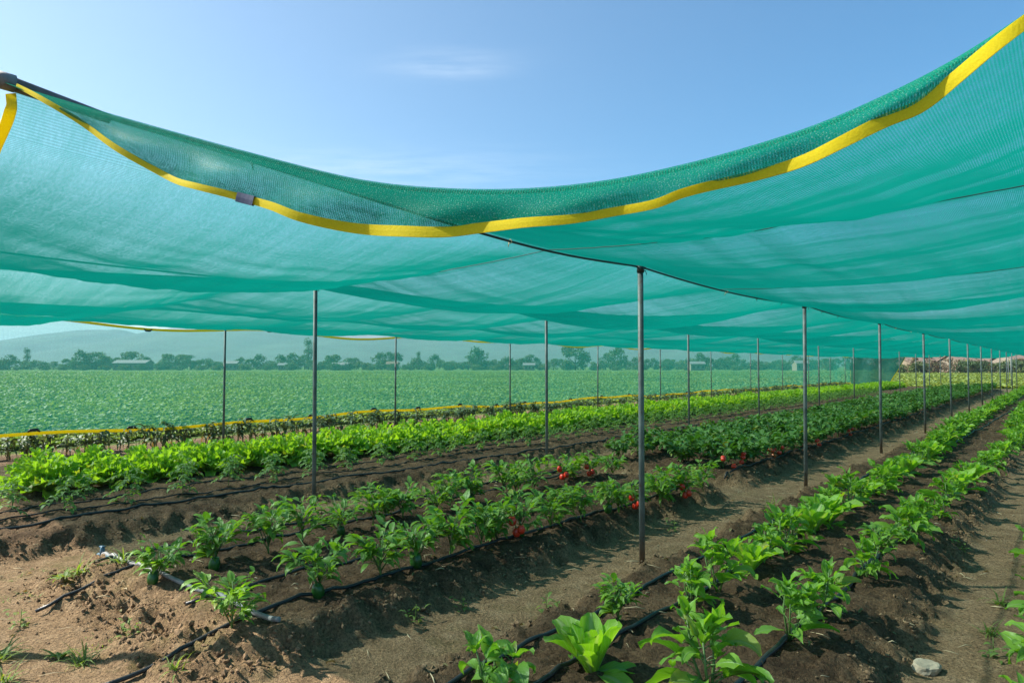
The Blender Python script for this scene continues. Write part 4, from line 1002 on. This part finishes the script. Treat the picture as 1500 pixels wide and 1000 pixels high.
# ------------------------------------------------------------------ trees
def tree_meshes(h, w, mat, kind='round', nl=900):
    tk = MB(); hb = h*(.22 if kind != 'tall' else .14)
    tk.tube([(0, 0, -.3), (.05*h*.1, 0, hb), (.02*h, .02*h, h*(.92 if kind == 'tall' else .6))], [.035*h, .026*h, .008*h], 7)
    for b in range(5):
        a = b*1.26+rnd(-.3, .3); tk.tube([(0, 0, hb*rnd(.8, 1.3)), (math.cos(a)*w*.22, math.sin(a)*w*.22, h*rnd(.4, .5)), (math.cos(a)*w*.36, math.sin(a)*w*.36, h*rnd(.55, .75))], [.012*h, .008*h, .004*h], 5)
    nc = 34 if kind == 'tall' else 24; cl = []
    for k in range(nc):
        t = rnd(0, 1); zz = h*(.08+.87*t)
        prof = {'round': math.sin(math.pi*min(1, .12+.8*t))**.7, 'tall': (1-t)**.7*.9+.08, 'wide': math.sin(math.pi*min(1, .2+.75*t))**.5}[kind]
        a = rnd(0, 6.28); rr = w*.5*prof*math.sqrt(rnd(.1, 1))*.85
        cl.append((math.cos(a)*rr, math.sin(a)*rr, zz, rnd(.12, .2)*w*(1.5 if kind == 'tall' else 1)))
    vs = []; uvs = []; n = 0
    for k in range(nl):
        cx, cy, cz, cr = random.choice(cl); d = Vector((random.gauss(0, 1), random.gauss(0, 1), random.gauss(0, 1))).normalized()*cr*rnd(.5, 1.05)
        c_ = Vector((cx, cy, cz))+Vector((d.x, d.y, d.z*.75)); n_ = (d.normalized()*.6+Vector((random.gauss(0, .5), random.gauss(0, .5), random.gauss(0, .5)+.3))).normalized()
        x = n_.orthogonal().normalized(); y = n_.cross(x); a = rnd(0, 6.28); x, y = x*math.cos(a)+y*math.sin(a), y*math.cos(a)-x*math.sin(a)
        z = rnd(.05, .085)*w**.6*1.6
        vs += [c_-x*z, c_-y*z*.6+n_*z*.2, c_+x*z, c_+y*z*.6+n_*z*.2]; n += 1
        uvs += [(n+.5, 0), (n+.95, .5), (n+.5, 1), (n+.05, .5)]
    crown = npmesh('crown', [tuple(v) for v in vs], np.arange(len(vs)).reshape(-1, 4), [MAT[mat]], False, uvs)
    return crown, tk.mesh('trunk', [MAT['bark']])
TREES = {'round': [tree_meshes(9, 9, 'tree1'), tree_meshes(8, 10, 'tree1'), tree_meshes(7, 8, 'tree2')], 'tall': [tree_meshes(13, 6, 'tree1', 'tall')], 'wide': [tree_meshes(6, 11, 'tree1', 'wide'), tree_meshes(5, 10, 'tree2', 'wide')], 'rust': [tree_meshes(6, 8, 'tree3', 'wide', 500), tree_meshes(7, 6, 'tree3', 'round', 500)], 'big': [tree_meshes(14, 17, 'tree1', 'round', 1500)]}
def tree(kind, X, Y, sc, label, group=None, name='tree', wide=1.0):
    cr, tk = random.choice(TREES[kind]); t = empty(name, (X, Y, 0), rnd(0, 6.28), sc)
    t.scale = (sc*wide, sc*wide, sc)
    link('crown', cr, t); link('trunk', tk, t); return tag(t, label, 'tree', group)
def at(px, Y): return (px-750)/1000*Y
tree('tall', at(452, 300), 300, 1.05, 'tall pointed tree in the far treeline just right of the second nearest pole')
tree('big', at(843, 260), 260, .72, 'big rounded tree standing above the far treeline between two thin poles')
tree('round', at(905, 265), 265, 1.1, 'mid sized tree to the right of the big rounded treeline tree')
tree('round', at(140, 285), 285, 1.15, 'broad tree left of the long pale building in the far treeline')
tree('round', at(118, 285), 285, 1.0, 'dark tree at the left shoulder of the broad treeline tree')
tree('round', at(152, 290), 290, .9, 'dark tree at the right shoulder of the broad treeline tree')
tree('round', at(193, 305), 305, 1.25, 'tree rising just behind the long pale building')
tree('round', at(248, 290), 290, 1.05, 'rounded tree in the far treeline left of the thin left pole')
tree('round', at(268, 292), 292, 1.0, 'second rounded tree in the far treeline left of the thin left pole')
tree('tall', at(40, 310), 310, .75, 'small palm like tree poking above the treeline at far left')
tree('round', at(487, 290), 290, 1.0, 'dense tree right of the tall pointed treeline tree')
tree('round', at(697, 285), 285, 1.15, 'broad tree in the treeline left of the third thin pole')
tree('round', at(430, 300), 300, .9, 'bushy tree at the left foot of the tall pointed treeline tree')
tree('tall', at(613, 290), 290, .6, 'small pointed tree in the treeline right of the second thin pole')
px = -330
while px < 1300:
    Y = rnd(268, 315); k = random.choice(['wide', 'wide', 'round', 'wide', 'round']); sc = rnd(.5, .85)
    tree(k, at(px, Y), Y, sc, 'low bushy tree merging into the hazy far treeline beyond the crop field', 'trees of the far treeline'); px += rnd(8, 17)
px = -330
while px < 1300:
    Y = rnd(250, 262); tree('wide', at(px, Y), Y, rnd(.3, .48), 'low shrub at the foot of the hazy far treeline', 'shrubs of the far treeline', 'shrub', 1.3); px += rnd(22, 40)

# houses
def house(X, Y, w, d, h, roofh, wm_, rm_, label, rz=0, name='house', nwin=3):
    t = empty(name, (X, Y, 0), rz)
    mb = MB(); mb.box((0, 0, h/2-.2), (w, d, h+.4)); link('wall', mb.mesh('wall', [MAT[wm_]], False), t)
    mb = MB(); o = .35
    P = [[(-w/2-o, -d/2-o, h), (-w/2-o, 0, h+roofh), (-w/2-o, d/2+o, h)], [(w/2+o, -d/2-o, h), (w/2+o, 0, h+roofh), (w/2+o, d/2+o, h)]]
    mb.grid(P, [[(0, 0)]*3]*2)
    P2 = [[(a, b, c_+.16) for a, b, c_ in r_] for r_ in P]; mb.grid(P2, [[(0, 0)]*3]*2)
    for r_, r2_ in zip(P, P2): mb.grid([r_, r2_], [[(0, 0)]*3]*2)
    for j in (0, 2): mb.grid([[P[0][j], P[1][j]], [P2[0][j], P2[1][j]]], [[(0, 0)]*2]*2)
    link('roof', mb.mesh('roof', [MAT[rm_]], False), t)
    for e in (-1, 1):
        mb = MB(); mb.grid([[(e*w/2, -d/2, h), (e*w/2, d/2, h)], [(e*w/2, -.02, h+roofh), (e*w/2, .02, h+roofh)]], [[(0, 0)]*2]*2)
        link('gable', mb.mesh('gable', [MAT[wm_]], False), t)
    for k in range(nwin):
        mb = MB(); mb.box(((k+.5)/nwin*w-w/2+(w/nwin*.1), -d/2-.01, h*.58), (min(1.1, w/nwin*.45), .12, h*.32)); link('window', mb.mesh('window', [MAT['glass']], False), t)
    mb = MB(); mb.box((-w/2+.9, -d/2-.01, h*.36), (.9, .1, h*.72)); link('door', mb.mesh('door', [MAT['roof']], False), t)
    return tag(t, label, 'house')
house(at(196, 264), 264, 12, 7, 2.6, 1.2, 'wallw', 'roofg', 'long low pale building in the far treeline at left', .05, nwin=5)
house(at(341, 262), 262, 4.5, 4, 2.4, 1.0, 'wallw', 'roofg', 'small white shed right of the thin left pole in the treeline')
house(at(415, 264), 264, 3, 3, 1.8, .8, 'wallw', 'roofg', 'small white shed left of the tall pointed treeline tree')
house(at(500, 258), 258, 6, 4, 1.9, .9, 'wallw', 'roofg', 'low pale shed at the field edge right of the tall treeline tree')
house(at(575, 262), 262, 4, 3, 2.2, 1.0, 'wallw', 'roof', 'small white house with red roof behind the second thin pole')
house(at(775, 258), 258, 4, 4, 1.8, .8, 'wallw', 'roofg', 'low pale shed left of the big rounded treeline tree')
house(at(1020, 245), 245, 5, 4, 2.2, .9, 'wallw', 'roofg', 'pale building behind the side net right of the nearest pole')
house(at(1172, 235), 235, 4, 4, 2.4, 1.0, 'wallw', 'roofg', 'pale building behind the side net left of the end corner')
# hamlet past the far end of the net
YV = 150
for k, (px, w, h, rh, m_, lab) in enumerate([(1335, 5, 2.6, 1.4, 'wallb', 'sandy house at the left of the hamlet behind the net end'), (1372, 8, 3.4, 1.8, 'wallb', 'large sandy house in the middle of the far hamlet'), (1408, 6, 3.2, 1.6, 'wallw', 'pale house right of the large sandy house in the hamlet'), (1448, 7, 3.0, 1.5, 'wallb', 'sandy house with low roof before the right picture edge'), (1487, 6, 3.6, 1.6, 'wallw', 'pale house at the right picture edge of the hamlet'), (1530, 8, 3.3, 1.6, 'wallb', 'sandy house just past the right picture edge')]):
    house(at(px, YV+k % 2*8), YV+k % 2*8, w, 6, h*.8, rh*.9, m_, 'roof', lab, rnd(-.3, .3))
px = 1296; k = 0
while px < 1570:
    Y = rnd(132, 142) if k % 2 else rnd(158, 175)
    tree('rust' if random.random() < .62 else 'wide', at(px, Y), Y, rnd(.30, .50) if k % 2 else rnd(.8, 1.2), 'rusty brown bush in front of the far hamlet' if k % 2 else 'dark tree behind the houses of the far hamlet', 'bushes before the hamlet' if k % 2 else 'trees behind the hamlet', 'bush' if k % 2 else 'tree'); px += rnd(4, 8); k += 1

# ------------------------------------------------------------------ hills
RIDGE = [(-1800, 520), (-900, 512), (-300, 508), (0, 506), (45, 503), (70, 493), (92, 486), (115, 483), (178, 482), (205, 492), (222, 491), (245, 483), (285, 474), (330, 469), (420, 471), (500, 480), (600, 484), (700, 490), (800, 497), (900, 503), (1000, 500), (1200, 507), (1500, 513), (2200, 520), (3200, 524)]
def hills():
    px = np.linspace(-1800, 3200, 1000); ry = np.interp(px, [a for a, b in RIDGE], [b for a, b in RIDGE])
    ry = np.convolve(np.pad(ry, 2, 'edge'), np.ones(5)/5, 'valid')+1.2*fbm(px*.03, px*0, 41, 3); D = 2600
    H = (536-ry)/1000*D; rows = []
    for t, hz, dd in ((0, -.01, -1100), (.2, .08, -900), (.4, .3, -650), (.6, .58, -400), (.8, .84, -180), (1, 1, 0), (1.2, .8, 300), (1.4, -.01, 900)):
        y = D+dd+0*px; x = (px-750)/1000*D
        z = H*hz+(CAMZ*hz)+(8*fbm(px*.02, np.full_like(px, t*5), 91, 4))*(0 < hz < 1)
        rows.append(np.stack([x, y, z], -1))
    Vv = np.stack(rows, 0); r, c = Vv.shape[:2]; idx = np.arange(r*c).reshape(r, c)
    F = np.stack([idx[:-1, :-1], idx[:-1, 1:], idx[1:, 1:], idx[1:, :-1]], -1).reshape(-1, 4)
    return npmesh('hills', Vv.reshape(-1, 3), F, [MAT['hill']])
tag(link('hills', hills()), kind='structure')

# ------------------------------------------------------------------ air, sky, sun, camera
HZ = 210.0
mb = MB(); mb.box((0, 1200, HZ/2-.75), (11000, 7600, HZ+1.5))
m, nt, out = newmat('haze_air')
pv = nd(nt, 'ShaderNodeVolumePrincipled'); pv.inputs['Color'].default_value = (.60, .82, 1, 1); pv.inputs['Density'].default_value = .00025; pv.inputs['Anisotropy'].default_value = .2
nt.links.new(pv.outputs[0], out.inputs['Volume'])
me = mb.mesh('haze', [m], False); tag(link('haze', me), kind='stuff', label='pale blue haze softening the treeline and the hills', cat='haze')

EL = R(42.0); SD = Vector((-.99*math.cos(EL), .139*math.cos(EL), math.sin(EL)))
sun = bpy.data.lights.new('sun', 'SUN'); sun.energy = 5.0; sun.angle = R(.55); sun.color = (1, .95, .86)
so = bpy.data.objects.new('sun', sun); col.objects.link(so); so.rotation_euler = SD.to_track_quat('Z', 'Y').to_euler()
w = bpy.data.worlds.new('World'); scene.world = w; w.use_nodes = True; nt = w.node_tree; nt.nodes.clear()
sky = nt.nodes.new('ShaderNodeTexSky'); sky.sky_type = 'NISHITA'; sky.sun_disc = False
sky.sun_elevation = EL; sky.sun_rotation = math.atan2(SD.x, SD.y); sky.air_density = 1.0; sky.dust_density = 1.1; sky.ozone_density = 1.6
bg = nt.nodes.new('ShaderNodeBackground'); ow = nt.nodes.new('ShaderNodeOutputWorld')
tc = nt.nodes.new('ShaderNodeTexCoord'); sep = nt.nodes.new('ShaderNodeSeparateXYZ'); nt.links.new(tc.outputs['Generated'], sep.inputs[0])
zc = math_(nt, 'MAXIMUM', sep.outputs[2], .03)
cx = math_(nt, 'DIVIDE', sep.outputs[0], zc); cy = math_(nt, 'DIVIDE', sep.outputs[1], zc)
cb = nt.nodes.new('ShaderNodeCombineXYZ'); nt.links.new(cx, cb.inputs[0]); nt.links.new(cy, cb.inputs[1])
mp = nt.nodes.new('ShaderNodeMapping'); mp.inputs['Scale'].default_value = (1.6, 5.5, 1); mp.inputs['Rotation'].default_value = (0, 0, R(14)); nt.links.new(cb.outputs[0], mp.inputs[0])
cn = ramp(nt, noise(nt, mp.outputs[0], 1.3, 8, .62), [(.36, (0, 0, 0)), (.72, (1, 1, 1))])
cf = 0.0
for (bx, by, rx, ry, am) in ((-.20, 2.24, .20, .11, .34), (-.62, 3.45, .75, .30, .30), (-2.2, 3.6, 1.2, .5, .18), (2.6, 2.6, .8, .4, .12)):   # a few thin wisps high up
    ex = math_(nt, 'POWER', math_(nt, 'DIVIDE', math_(nt, 'SUBTRACT', cx, bx), rx), 2.0); ey = math_(nt, 'POWER', math_(nt, 'DIVIDE', math_(nt, 'SUBTRACT', cy, by), ry), 2.0)
    gk = math_(nt, 'MULTIPLY', math_(nt, 'EXPONENT', math_(nt, 'MULTIPLY', math_(nt, 'ADD', ex, ey), -1.0)), am)
    cf = math_(nt, 'ADD', cf, gk)
cf = math_(nt, 'MULTIPLY', cf, cn)
dsun = nt.nodes.new('ShaderNodeVectorMath'); dsun.operation = 'DOT_PRODUCT'; nt.links.new(tc.outputs['Generated'], dsun.inputs[0]); dsun.inputs[1].default_value = SD
aur = nt.nodes.new('ShaderNodeMapRange'); aur.interpolation_type = 'SMOOTHSTEP'; nt.links.new(dsun.outputs['Value'], aur.inputs[0]); aur.inputs[1].default_value = -.15; aur.inputs[2].default_value = .85
# milky glare round the sun, clear blue away from it
sc_ = mixc(nt, aur.outputs[0], mixc(nt, 1.0, sky.outputs[0], (.42, .90, 1.10), 'MULTIPLY'), mixc(nt, 1.0, sky.outputs[0], (1.0, 1.10, 1.08), 'MULTIPLY'))
cc = mixc(nt, cf, sc_, (6, 6.6, 7.2))
nt.links.new(cc, bg.inputs[0]); bg.inputs[1].default_value = .079; nt.links.new(bg.outputs[0], ow.inputs[0])

cam = bpy.data.cameras.new('camera'); co = bpy.data.objects.new('camera', cam); col.objects.link(co)
cam.sensor_width = 36; cam.lens = 24; cam.clip_end = 20000; cam.clip_start = .05
co.location = (0, 0, CAMZ); co.rotation_euler = (R(90+2.06), 0, 0); scene.camera = co

scene.view_settings.view_transform = 'Standard'; scene.view_settings.look = 'None'; scene.view_settings.gamma = 1
scene.view_settings.exposure = 1.22
scene.render.engine = 'CYCLES'; cy_ = scene.cycles
cy_.max_bounces = 8; cy_.diffuse_bounces = 3; cy_.glossy_bounces = 2; cy_.transmission_bounces = 4; cy_.transparent_max_bounces = 32; cy_.volume_bounces = 0
cy_.use_denoising = True; cy_.caustics_reflective = False; cy_.caustics_refractive = False; cy_.sample_clamp_indirect = 6
